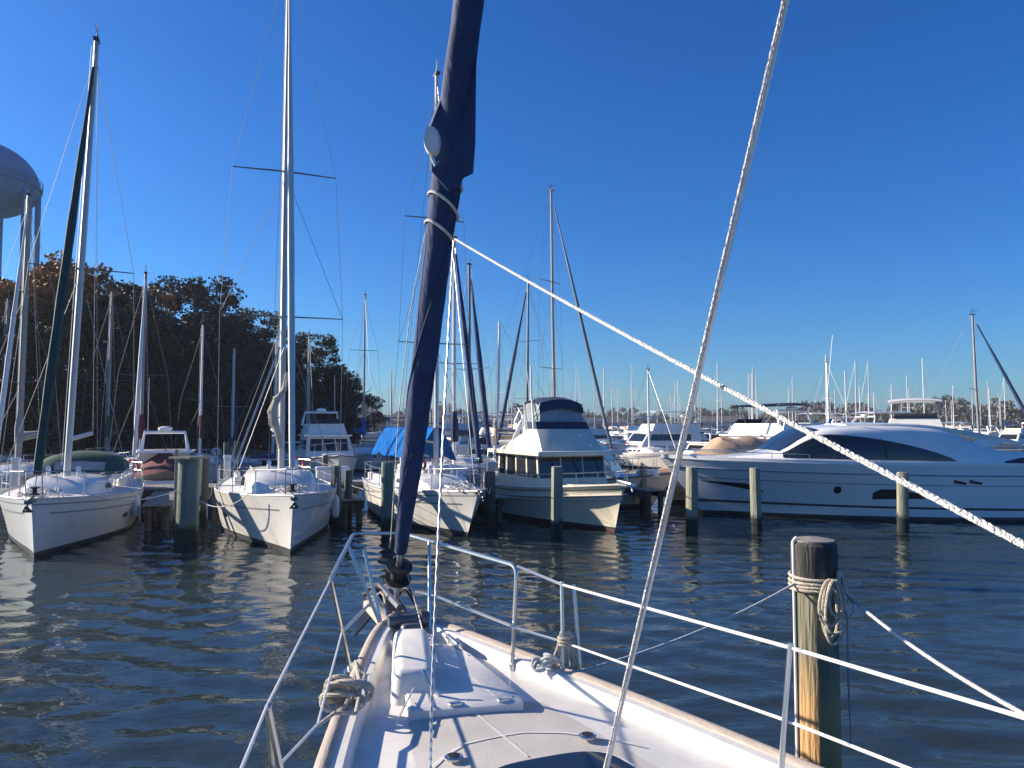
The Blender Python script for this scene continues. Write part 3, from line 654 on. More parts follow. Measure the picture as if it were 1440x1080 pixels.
    for sd in (1, -1): MB().slab([(sd * 1.55, 9.3, zb(9.3) + .5), (sd * 1.56, 9.9, zb(9.9) + .45), (sd * 1.52, 11.0, zb(11) + .74), (sd * 1.5, 10.2, zb(10.2) + .9)], (1, 0, 0), .06).build('hardtop_wing', M['gelw'], ss)
    for yf in (5.35, 6.9): 
        for sd in (1, -1): MB().tube([(sd * (surf(yf, zb(yf) + t) + .02), yf + (.12 - t) * .25, zb(yf) + t) for t in np.linspace(.12, .84, 7)], .012, n=5).build('window_mullion', M['black'], ss)
    for yf in (9.15, 9.75):
        for sd in (1, -1): MB().tube([(sd * (surf(yf, zb(yf) + .05) - .0 + .012), yf, zb(yf) + .04), (sd * (surf(yf + .1, zb(yf)) * 1.0 + .012), yf + .08, zs(yf) - .2)], .006, n=4).build('panel_seam', M['stripe'], ss)
    for yf in (1.0, 6.6, 12.5): MB().box((h['half'](yf / L) * .97, yf, zs(yf) + .14), (.05, .30, .04), bev=.012).build('cleat', M['steel'], root)
    # windscreen on the raked front, laid on the superstructure
    wr = []
    for y in np.linspace(3.7, 4.9, 9):
        k = top(y); wmax = surf(y, zb(y) + k); wr.append([(wmax * q, y - .02, zb(y) + k * (1.08 - .09 * q * q) + .022) for q in np.linspace(-.93, .93, 9)])
    MB().loft(wr).loft([[(a, b, c - .03) for a, b, c in r] for r in wr]).build('windscreen', M['glass'], ss)
    # bow rail
    r_ = MB(); ys = [.3, 1.2, 2.2, 3.3, 4.4]
    for sd in (1, -1):
        r_.tube([(sd * h['half'](y / L) * .93, y, zs(y) + .28) for y in ys], .014, n=5)
        for y in ys: r_.tube([(sd * h['half'](y / L) * .93, y, zs(y)), (sd * h['half'](y / L) * .93, y, zs(y) + .28)], .011, n=4)
    r_.build('bow_rail', M['steel'], root)
    MB().tube([(1.3, 5.2, zs(5) + 1.55), (1.3, 5.5, zs(5) + 4.2)], .012, n=4).build('antenna', M['gelw'], root)
    MB().box((0, 14.9, 1.62), (4.2, 4.0, .25), bev=.08).build('aft_deck', M['gelw'], root)
    return root
yacht()

# ------------------------------------------------------------ boats behind
def at(px, d, dx=0): r = ray(px, 600); return Vector((r.x * d / r.y + dx, d, 0))
# sailboats of the rows behind: located so that the mast stands at the given place
def behind(label, px, topy, d, yaw=YAW, my=3.6, **k):
    m = at(px, d); mh = Pd(px, topy, d).z; uu = Vector((-math.sin(yaw), math.cos(yaw), 0)); loc = m - uu * (my + .2)
    k.setdefault('mast', 'aluold'); k.setdefault('spr', (mh * .52,) if mh < 12 else (mh * .38, mh * .68)); k.setdefault('detail', 1)
    return sailboat(label, loc, yaw, mh=mh, my=my, **k)
G1 = 'sailboats moored on the far side of the dock'
behind('sailboat with a thick pale mast below the water tower, behind the leftmost sailboat', 29, 275, 31, my=4, L=10, fb=1.2, cover='grey', jib='sailwhite', mr=.12, group=G1)
behind('sailboat with a thin mast left of the water tower leg', 5, 420, 44, L=9, cover='dblue', group=G1)
behind('sailboat with a short mast ending in the rusty treetops, third mast from the left', 152, 410, 43, L=9, cover='green', group=G1)
behind('sailboat with grey mast and wind vane, right above the small white cabin cruiser', 199, 385, 37, L=9.5, B=3.1, cover='maroon', group=G1, jib='sailwhite')
behind('sailboat with a short white mast and red cover, between the leftmost two big sailboats', 282, 457, 40, L=8.5, B=2.8, cover='maroon', mast='aluw', mr=.07, group=G1)
behind('sailboat with a dull grey mast against dark trees, right of the second big sailboat', 433, 472, 46, L=9, cover='grey', group=G1)
behind('sailboat with one tall pale mast standing where the dark trees end', 511, 415, 52, L=9.5, cover='blue', group=G1, mr=.07)
behind('sailboat with thin mast and navy furled headsail, behind the blue tented boat', 637, 336, 30, my=3.4, L=9, B=3, jib='sailnavy', jibr=.10, cover='dblue', group=G1, mast='aluw')
behind('sailboat facing away, its navy furled headsail leaning left, behind the trawler', 659, 372, 39, yaw=YAW + R(140), my=3.4, L=9, jib='sailnavy', jibr=.12, cover='dblue', group=G1, mast='alud')
behind('sailboat with the tallest mast behind the trawler and a long dark furled headsail', 777, 268, 42, yaw=R(52), my=4.0, L=11, jib='alud', jibr=.07, cover='dblue', group=G1)
behind('sailboat with the grey mast left of the tallest one behind the trawler bimini', 743, 395, 50, yaw=R(-35), my=3.7, L=10, jib='sailnavy', jibr=.09, cover='dblue', group=G1, mast='alud')
behind('sailboat with a white mast rising behind the beige covered boat', 911, 520, 55, L=8.5, group=G1, mast='aluw')
behind('sailboat with bright white mast rising over the foredeck of the motor yacht', 1164, 510, 62, L=9, group=G1, mast='aluw', mr=.11, cover='blue')
behind('sailboat with tall grey mast and dark headsail behind the stern of the motor yacht', 1372, 443, 50, yaw=R(50), my=3.9, L=10.5, jib='sailnavy', jibr=.09, group=G1)
G2 = 'motorboats moored behind the front row'
c = Pz(205, 690, 0); motorboat('small white cabin cruiser with maroon cockpit cloth between the leftmost two big sailboats', (c.x + .5, c.y + .3), YAW + R(185), L=7.5, B=2.8, fb=.9, ch=1.05, fly=False, arch=True, group=G2, cover='maroon', cy=.3, cl=.4)
c = at(478, 38); motorboat('white flybridge boat with radar dome at the foot of the dark trees', (c.x, c.y), YAW, L=9.5, group=G2, top=None)
c = at(952, 27.6); motorboat('white cabin boat with two dark side windows, right of the trawler', (c.x, c.y), R(74), L=8, B=3.0, fb=1.15, ch=1.25, fly=False, arch=True, group=G2, cy=.25, cl=.5)
c = at(905, 42); motorboat('white flybridge boat with dark canopy, seen over the cabin boat right of the trawler', (c.x - 1.5, c.y), R(35), L=11, fb=1.5, top='dblue', group=G2)
c = at(1283, 40); motorboat('white flybridge boat whose open bridge shows over the roof of the motor yacht', (c.x - 1.6, c.y - 4), R(-25), L=13, B=4.2, fb=1.6, ch=1.2, top='gelw', arch=False, group=G2)
# tan covered boat
def covered_boat():
    c = at(985, 29.5); root = empty('covered_boat', (c.x - 2.1, c.y - .3, 0), R(-76)); tag(root, 'motorboat hidden under a tan canvas cover, behind the bow of the motor yacht', 'motorboat')
    L, B = 8.6, 3.0; h = mkhull(L, B, 1.15, 1.0, .9, rake=.8, maxat=.5, stern=.92, flare=1.4)
    build_hull(h, root, [M['gel'], M['stripe'], M['boot'], M['antifoul']]); build_deck(h, root, M['deck'])
    rows = []
    for i in range(19):
        s = .01 + .98 * i / 18; y = s * L; hb = h['half'](s) * 1.04 + .02; z = h['sheer'](s) - .1
        rg = float(np.interp(s, [0, .12, .3, .34, .5, .7, .85, 1], [.15, .5, 1.25, 1.62, 1.66, 1.6, 1.2, .6]))
        rows.append([(hb * x, y, z + rg * (1 - abs(x) ** 2.6) * (1 + .05 * math.sin(i * 2.2 + x * 4)) + .02 * math.sin(i * 5 + x * 9)) for x in np.linspace(-1, 1, 15)])
    MB().loft(rows).build('canvas_cover', M['tan'], root)
    MB().tube([(0, 4, 2.1), (0, 4.3, 3.0)], .02, n=5).build('antenna', M['gelw'], root)
covered_boat()

# ------------------------------------------------------------ docks
def dock(a, b, w, z, label, th=.14):
    a, b = Vector(a), Vector(b); d = (b - a); Ld = d.length; rz = math.atan2(d.y, d.x) - math.pi / 2
    root = empty('dock', (a.x, a.y, 0), rz); tag(root, label, 'dock', 'wooden docks and finger piers')
    mb = MB(); n = int(Ld / .16)
    for i in range(n): mb.box((random.uniform(-.01, .01), (i + .5) * Ld / n, z - .02), (w, Ld / n - .015, .04))
    mb.build('planks', M['plank'], root)
    mb = MB()
    for x in (-w / 2 + .05, w / 2 - .05): mb.box((x, Ld / 2, z - .16), (.08, Ld - .1, .22))
    for i in range(int(Ld / 2.5) + 1):
        for x in (-w / 2 + .15, w / 2 - .15): mb.tube([(x, min(Ld - .2, .2 + i * 2.5), z - .1), (x, min(Ld - .2, .2 + i * 2.5), -1)], .10, n=8)
    mb.build('substructure', M['plankd'], root)
    return root
D0 = Vector((-6.4, 29.2, 0)); DV = Vector((math.cos(R(19)), math.sin(R(19)), 0))
dock(D0 - DV * 30, D0 + DV * 9.2, 2.0, .85, 'long wooden main dock behind the sterns of the near boats')
dock((4.2, 28.6, 0), (30, 28.9, 0), 1.8, .85, 'wooden dock behind the large motor yacht')
fing = [((-14.6, 26.0), 'left'), ((-8.15, 28.0), '')]
dock(b1 + pv * 2.25 + u * 4.0, b1 + pv * 2.25 + u * 10, .75, .75, 'narrow finger pier between the leftmost sailboat and the second big sailboat')
dock(b2 + pv * 2.35 + u * 5.0, b2 + pv * 2.35 + u * 10.5, .75, .75, 'narrow finger pier between the second big sailboat and the blue tented boat')
fb_ = Pz(700, 738, 0); dock(fb_ + u * .2, fb_ + u * 8, .7, .8, 'narrow finger pier between the blue tented boat and the trawler')
fa = Pz(925, 722, 0); dock(fa, fa + u * 8, .8, .8, 'short finger pier between the trawler and the motor yacht')

# ------------------------------------------------------------ pilings
def piling(px, topy, boty, wpx, label, m='pile', cap=None, tilt=0, group='pilings in the water by the slips'):
    b = Pz(px, boty, 0); zt = Pd(px, topy, b.y).z; r = wpx / FPX * b.y / 2
    root = empty('piling', (b.x, b.y, 0), random.uniform(0, 6), (R(random.uniform(-1.3, 1.3)), R(random.uniform(-1, 1)))); tag(root, label, 'piling', group)
    n = 14; rings = []
    for z in list(np.linspace(-1.0, zt - .04, 9)) + [zt]:
        rr = r * (1.06 - .06 * (z / zt)) * (.93 if z == zt else 1); rings.append([(rr * (1 + .05 * math.sin(k * 2.7 + 1)) * math.cos(2 * math.pi * k / n), rr * (1 + .05 * math.sin(k * 1.9)) * math.sin(2 * math.pi * k / n), z) for k in range(n)])
    MB().loft(rings, closed=True, caps=True).build('post', M[m], root)
    if cap: MB().box((0, 0, zt + .03), (r * 2.5, r * 2.5, .06)).build('cap', M[cap], root)
    return root, b, r, zt
pl = []
pl.append(piling(262, 645, 762, 30, 'thick greenish piling with flat square cap left of the second big sailboat', 'pilegreen', cap='plank'))
pl.append(piling(246, 632, 752, 5, 'thin pale pole standing against the thick capped piling', 'pile'))
pl.append(piling(284, 640, 735, 13, 'dark piling half hidden behind the thick capped piling', 'piledark'))
pl.append(piling(473, 655, 738, 14, 'left one of two dark pilings at the right side of the second big sailboat', 'piledark'))
pl.append(piling(489, 661, 735, 11, 'right one of two dark pilings at the right side of the second big sailboat', 'piledark'))
pl.append(piling(545, 650, 750, 18, 'dark green piling in front of the bow of the blue tented sailboat', 'pilegreen'))
pl.append(piling(690, 663, 738, 13, 'dark piling between the blue tented sailboat and the trawler', 'piledark'))
pl.append(piling(783, 656, 757, 16, 'lone weathered piling standing in front of the trawler', 'pile'))
pl.append(piling(905, 660, 716, 10, 'small piling at the finger pier right of the trawler', 'pile'))
pl.append(piling(973, 657, 750, 16, 'weathered piling at the bow of the motor yacht', 'pile'))
pl.append(piling(1064, 658, 748, 14, 'weathered piling in front of the wedge-shaped hull window of the motor yacht', 'pile'))
pl.append(piling(1270, 664, 748, 15, 'weathered piling in front of the middle of the motor yacht, right of its round porthole', 'pile'))
for i, (px, ty, by, lb) in enumerate(((318, 622, 690, 'left of the two short pilings behind the second big sailboat'), (332, 620, 688, 'right of the two short pilings behind the second big sailboat'), (458, 640, 700, 'short piling just behind the two dark pilings'), (612, 648, 705, 'short piling behind the bow of the blue tented sailboat'), (1395, 640, 690, 'short piling behind the stern of the motor yacht'))):
    piling(px, ty, by, 8, lb, 'piledark')
# dock boxes, power pedestals, fenders on the dock
for i, (t, lb) in enumerate(((-14, 'white dock box behind the leftmost sailboat'), (-8.2, 'white dock box between the leftmost and the second big sailboat'), (-.6, 'white dock box at the stern of the second big sailboat'), (4.6, 'white dock box at the stern of the blue tented sailboat'))):
    p = D0 + DV * t; bx = empty('dock_box', (p.x, p.y, .85), R(19)); tag(bx, lb, 'dock box', 'dock boxes')
    MB().box((0, 0, .25), (1.2, .55, .5), bev=.04).build('chest', M['gelw'], bx); MB().box((0, 0, .55), (1.26, .6, .12), bev=.05).build('lid', M['gelw'], bx)
for i, (t, lb) in enumerate(((-11, 'grey power pedestal on the dock behind the leftmost sailboat'), (-4.4, 'grey power pedestal on the dock left behind the second big sailboat'), (2, 'grey power pedestal on the dock right behind the second big sailboat'), (7.6, 'grey power pedestal on the dock behind the trawler'))):
    p = D0 + DV * t - u * .7; bx = empty('power_pedestal', (p.x, p.y, .85), R(19)); tag(bx, lb, 'pedestal', 'power pedestals')
    MB().box((0, 0, .5), (.22, .2, 1.0), bev=.03).build('post', M['gel'], bx); MB().box((0, 0, 1.06), (.28, .26, .12), bev=.04).build('cap', M['gelw'], bx)
# mooring lines of the near boats
def rope(pts, r, label, m='ropew', group=None, cat='rope', name='mooring_line'):
    o = MB().tube(pts, r, n=6).build(name, M[m]); tag(o, label, cat, group); return o
GL = 'mooring lines of the near boats'
def bl(b, x, y, z): return Vector((b.x, b.y, 0)) + pv * x + u * y + Vector((0, 0, z))
rope(sag(bl(b1 - u * .65, .9, 1.4, 1.38), pl[0][1] + Vector((0, 0, 1.45)), .25), .012, 'pale line from the leftmost sailboat bow to the thick capped piling', group=GL)
rope(sag(bl(b2 - u * .6, -.9, 1.4, 1.38), pl[0][1] + Vector((.15, 0, 1.2)), .3), .012, 'pale line hanging from the second big sailboat to the thick capped piling', group=GL)
rope(sag(bl(b2 - u * .6, .9, 1.6, 1.35), pl[3][1] + Vector((0, 0, 1.3)), .2), .012, 'pale line from the second big sailboat to the two dark pilings', group=GL)
rope(sag(bl(b3 - u * .6, -.8, 1.4, 1.25), pl[4][1] + Vector((0, 0, 1.2)), .2), .012, 'pale line from the blue tented sailboat to the two dark pilings', group=GL)
rope(sag(bl(b3 - u * .6, .8, 1.4, 1.25), pl[6][1] + Vector((0, 0, 1.2)), .2), .012, 'pale line from the blue tented sailboat towards the trawler', group=GL)

# ------------------------------------------------------------ bank, trees, water tower
def bank():
    pts = [(-140, 20), (-75, 36), (-52, 50), (-38, 62), (-30, 76), (-22, 98), (-30, 130), (-140, 200)]
    mb = MB(); n = len(pts); rings = []
    cen = Vector((-90, 90, 0))
    for k, z in ((1.0, -.6), (.985, .25), (.95, .8), (.8, 1.3), (.4, 1.8), (.02, 2.0)):
        r = []
        for i in range(n):
            for j in range(8):
                p = Vector((*pts[i], 0)).lerp(Vector((*pts[(i + 1) % n], 0)), j / 8); q = cen.lerp(p, k); r.append((q.x + random.uniform(-.4, .4), q.y + random.uniform(-.4, .4), z + random.uniform(-.1, .1)))
        rings.append(r)
    mb.loft(rings, closed=True); tag(mb.build('shore_bank', M['soil']), kind='structure')
bank()
def leaf_mesh(name, centres, radii, per, size, m, seed, flat=.75):
    r = np.random.default_rng(seed); C = np.repeat(np.array(centres), per, axis=0); Rr = np.repeat(np.array(radii), per)
    N = len(C); d = r.normal(size=(N, 3)); d /= np.linalg.norm(d, axis=1)[:, None]; rad = Rr * r.uniform(.25, 1, N) ** .6
    P = C + d * rad[:, None] * np.array([1, 1, flat])
    a = r.normal(size=(N, 3)); a /= np.linalg.norm(a, axis=1)[:, None]; b = np.cross(a, r.normal(size=(N, 3))); b /= np.linalg.norm(b, axis=1)[:, None]
    s = (size * r.uniform(.6, 1.3, N))[:, None]
    V = np.stack([P - a * s, P + b * s * .55, P + a * s, P - b * s * .55], 1).reshape(-1, 3)
    me = bpy.data.meshes.new(name); me.vertices.add(len(V)); me.vertices.foreach_set('co', V.ravel()); me.loops.add(N * 4); me.loops.foreach_set('vertex_index', np.arange(N * 4, dtype=np.int32))
    me.polygons.add(N); me.polygons.foreach_set('loop_start', np.arange(0, N * 4, 4, dtype=np.int32)); me.update(calc_edges=True); me.materials.append(m); return me
def tree_proto(H, W, leaf, seed, dens=1.0, bare=0):
    r = random.Random(seed); root = empty('tree'); trunk = MB(); th = H * .42
    trunk.tube([(0, 0, -.3), (.1, 0, th * .4), (r.uniform(-.3, .3), r.uniform(-.3, .3), th), (r.uniform(-.5, .5), r.uniform(-.5, .5), H * .8)], [W * .05, W * .038, W * .03, .04], n=8)
    cs, rs = [], []
    for k in range(9):
        a = r.uniform(0, 6.28); z0 = r.uniform(.25, .6) * H; ln = W * r.uniform(.3, .48); z1 = z0 + r.uniform(.1, .3) * H
        e = (ln * math.cos(a), ln * math.sin(a), z1); trunk.tube([(0, 0, z0), (e[0] * .5, e[1] * .5, lerp(z0, z1, .65)), e], [W * .02, W * .013, .02], n=5)
    ncl = int(190 * dens)
    lobes = [(0, 0, H * .82, W * .20)]
    for k in range(15):
        z = r.uniform(.14, .92); prof = math.sin(math.pi * min(1, max(.15, z * .80 + .16))) ** .6; a = k * 2.4 + r.uniform(-.5, .5); q = W * .40 * prof * r.uniform(.55, 1.05)
        lobes.append((q * math.cos(a), q * math.sin(a), z * H, W * r.uniform(.13, .22)))
    for k in range(ncl):
        lx, ly, lz, lr = lobes[k % len(lobes)]; d_ = Vector((r.gauss(0, 1), r.gauss(0, 1), r.gauss(0, 1))).normalized() * lr * r.uniform(.35, 1.0)
        cs.append((lx + d_.x, ly + d_.y, min(H * .98, lz + d_.z * .75))); rs.append(r.uniform(.35, .85) * W / 9)
    trunk.build('trunk', M['bark'], root)
    me = leaf_mesh('crown', cs, rs, int(85 * (1 - bare)), .155, M[leaf], seed); o = bpy.data.objects.new('crown', me); COL.objects.link(o); o.parent = root
    return root
protos = {'rust': [tree_proto(13, 9, 'leafo', 11), tree_proto(12, 8, 'leafo', 12, bare=.45)], 'olive': [tree_proto(13, 9, 'leafy', 21, bare=.25), tree_proto(12, 8, 'leafy', 22)],
          'green': [tree_proto(14, 11, 'leafg', 31, 1.25), tree_proto(13, 10, 'leafg', 32, 1.25), tree_proto(12, 9.5, 'leafg', 33, 1.2)]}
used = set()
# (px, top y, distance, kind)
TR = [(-60, 350, 50, 'rust'), (-15, 372, 54, 'olive'), (28, 385, 50, 'rust'), (62, 375, 57, 'rust'), (100, 372, 53, 'rust'), (136, 392, 60, 'green'), (168, 408, 56, 'olive'), (205, 398, 62, 'rust'), (235, 425, 58, 'green'),
      (262, 412, 66, 'green'), (296, 397, 70, 'green'), (328, 434, 66, 'green'), (352, 452, 74, 'green'), (385, 478, 78, 'green'), (408, 470, 84, 'green'), (432, 482, 80, 'green'), (458, 492, 86, 'green'), (480, 515, 90, 'green'), (494, 540, 96, 'green'),
      (45, 430, 46, 'olive'), (120, 450, 49, 'green'), (190, 470, 52, 'green'), (250, 490, 57, 'green'), (318, 500, 62, 'green'), (375, 530, 70, 'green'), (430, 545, 76, 'green'), (-30, 440, 44, 'green'), (290, 540, 56, 'green'), (80, 500, 45, 'green'), (160, 520, 48, 'green'), (220, 530, 51, 'green'), (345, 545, 64, 'green'), (470, 560, 86, 'green')]
ordw = ['first', 'second', 'third', 'fourth', 'fifth', 'sixth', 'seventh', 'eighth', 'ninth', 'tenth', 'eleventh', 'twelfth', 'thirteenth', 'fourteenth', 'fifteenth', 'sixteenth', 'seventeenth', 'eighteenth', 'nineteenth', 'twentieth', 'twenty-first', 'twenty-second', 'twenty-third', 'twenty-fourth', 'twenty-fifth']
ordw += ['%s from last' % w for w in ordw]
desc = {'rust': 'rusty autumn tree', 'olive': 'thin olive-brown tree', 'green': 'dark green tree'}
back, low = [t for t in TR[:19]], [t for t in TR[19:]]
for rowi, (row, rowname) in enumerate(((back, 'back row'), (low, 'front row'))):
    cnt = {}
    for (px, ty, d, kd) in sorted(row):
        cnt[kd] = cnt.get(kd, 0) + 1
        ps = protos[kd]; p = ps[cnt[kd] % len(ps)]
        o = p if p.name not in used else copy_tree(p); used.add(p.name)
        b = at(px, d); zt = Pd(px, ty, d).z - 1.2; Hh = {'rust': 12.6, 'olive': 12.6, 'green': 13.2}[kd]; sc = zt / Hh * 1.03
        o.location = (b.x, b.y, 1.1); sx = max(.75, min(1.15, sc * 1.1)); o.scale = (sx, sx, sc); o.rotation_euler = (0, 0, random.uniform(0, 6.28))
        tag(o, '%s %s from the left, %s of the wooded bank' % (ordw[cnt[kd] - 1], desc[kd], rowname), 'tree', 'trees on the wooded bank')
# undergrowth
cs, rs = [], []
for i in range(420):
    t = random.random(); px = lerp(-80, 500, t); d = lerp(43, 92, t ** 1.3) + random.uniform(-2, 8); b = at(px, d); cs.append((b.x, b.y, random.uniform(.8, 3.2))); rs.append(random.uniform(.8, 1.8))
me = leaf_mesh('undergrowth', cs, rs, 90, .22, M['leafg'], 5); o = bpy.data.objects.new('undergrowth', me); COL.objects.link(o); tag(o, 'dark undergrowth along the foot of the wooded bank', 'undergrowth', kind='stuff')

def water_tower():
    d = 105; c = at(-46, d); zc = Pd(-46, 258, d).z; rad = 77 / FPX * d
    root = empty('water_tower', (c.x, c.y, 1.2)); tag(root, 'pale blue elevated water tower tank on tall legs above the trees', 'water tower'); zc -= 1.2
    prof = [(rad * math.cos(R(a)), zc + rad * (.62 if a < 0 else .80) * math.sin(R(a))) for a in range(-88, 90, 8)]
    MB().lathe((0, 0, 0), prof, n=48).build('tank', M['tower'], root)
    bl_ = MB(); bl_.lathe((0, 0, 0), [(rad * 1.0, zc - .25), (rad * 1.035, zc - .2), (rad * 1.035, zc + .0), (rad * 1.0, zc + .05)], n=48, caps=False); bl_.build('balcony', M['tower'], root)
    for k in range(10):
        a = 2 * math.pi * k / 10 - .12; x, y = rad * .97 * math.cos(a), rad * .93 * math.sin(a)
        MB().tube([(x * 1.03, y * 1.03, 0), (x, y, zc - .2)], .40, n=8).build('leg', M['tower'], root)
    ld = MB(); ld.tube([(rad * 1.06, -.3, 2), (rad * 1.0, -.3, zc)], .06, n=4); ld.tube([(rad * 1.06, .3, 2), (rad * 1.0, .3, zc)], .06, n=4)
    for q in np.linspace(0, 1, 50): ld.tube([(rad * (1.06 - .06 * q), -.3, lerp(2, zc, q)), (rad * (1.06 - .06 * q), .3, lerp(2, zc, q))], .04, n=4)
    ld.build('ladder', M['tower'], root)
    rg = MB()
    for hh in (.55, 1.1): rg.tube([(rad * 1.035 * math.cos(2 * math.pi * k / 48), rad * 1.035 * math.sin(2 * math.pi * k / 48), zc + hh) for k in range(49)], .04, n=4)
    for k in range(48): rg.tube([(rad * 1.035 * math.cos(2 * math.pi * k / 48), rad * 1.035 * math.sin(2 * math.pi * k / 48), zc + q) for q in (0, 1.1)], .035, n=4)
    rg.build('railing', M['tower'], root)
    MB().tube([(0, 0, 0), (0, 0, zc - rad * .5)], .8, n=14).build('riser_pipe', M['tower'], root)
    br = MB()
    for zz in (8, 17):
        q = [(rad * (1.0 - .03 * zz / zc) * math.cos(2 * math.pi * k / 10 - .12), rad * (1.0 - .03 * zz / zc) * math.sin(2 * math.pi * k / 10 - .12), zz) for k in range(11)]; br.tube(q, .14, n=5)
    br.build('brace_ring', M['tower'], root)
water_tower()

# ------------------------------------------------------------ far shore: woods, houses
def far_shore():
    mb = MB(); rings = []
    angs = np.linspace(-40, 62, 60)
    for k, z in ((0, -.5), (4, .6), (30, 2.5), (250, 5), (500, -2)):
        rings.append([((330 + k + 40 * math.sin(a * .13)) * math.sin(R(a)), (330 + k + 40 * math.sin(a * .13)) * math.cos(R(a)), z) for a in angs])
    tag(mb.loft(rings).build('far_shore', M['soil']), kind='structure')
    cs, rs = [], []
    r = random.Random(9)
    for i in range(2600):
        a = r.uniform(-38, 60); d = 345 + 40 * math.sin(a * .13) + r.uniform(0, 60)
        hgt = 8.6 + 2.0 * math.sin(a * .9) + 1.6 * math.sin(a * 2.3 + 1) + (2.2 if a > 20 else 0) + 1.0 * math.sin(a * 7.7); zz = r.uniform(.8, 1) ** .5 * r.uniform(.25, 1) * hgt + 1.5
        cs.append((d * math.sin(R(a)), d * math.cos(R(a)), zz)); rs.append(r.uniform(1.6, 3.0))
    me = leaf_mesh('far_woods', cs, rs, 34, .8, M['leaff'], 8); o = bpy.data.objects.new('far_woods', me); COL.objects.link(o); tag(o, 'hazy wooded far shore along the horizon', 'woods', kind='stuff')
    for (px, w, hgt, d, mt, lb) in ((530, 26, 6.5, 300, 'sidingb', 'long brick house on the far shore where the dark trees end'), (715, 22, 6.5, 290, 'siding', 'grey house on the far shore left of the trawler canopy'), (828, 30, 5.5, 300, 'siding', 'long low grey building on the far shore right of the trawler canopy'), (1010, 18, 6, 300, 'siding', 'pale house on the far shore above the tan covered boat')):
        c = at(px, d); root = empty('house', (c.x, c.y, 1.2), R(random.uniform(-15, 15))); tag(root, lb, 'house', 'houses on the far shore')
        wl = MB().box((0, 0, hgt * .32), (w, 9, hgt * .64)).build('wall', M[mt], root)
        MB().add([(-w / 2 - .4, -5, hgt * .62), (w / 2 + .4, -5, hgt * .62), (w / 2 + .4, 5, hgt * .62), (-w / 2 - .4, 5, hgt * .62), (-w / 2 + 1.5, 0, hgt), (w / 2 - 1.5, 0, hgt)], [(0, 1, 5, 4), (2, 3, 4, 5), (1, 2, 5), (3, 0, 4), (3, 2, 1, 0)]).build('roof', M['shingle'], root)
        for k in range(int(w / 4)): MB().box((-w / 2 + 2 + k * 4, -4.55, hgt * .36), (1.3, .1, 1.3)).build('window', M['glass'], root)
far_shore()

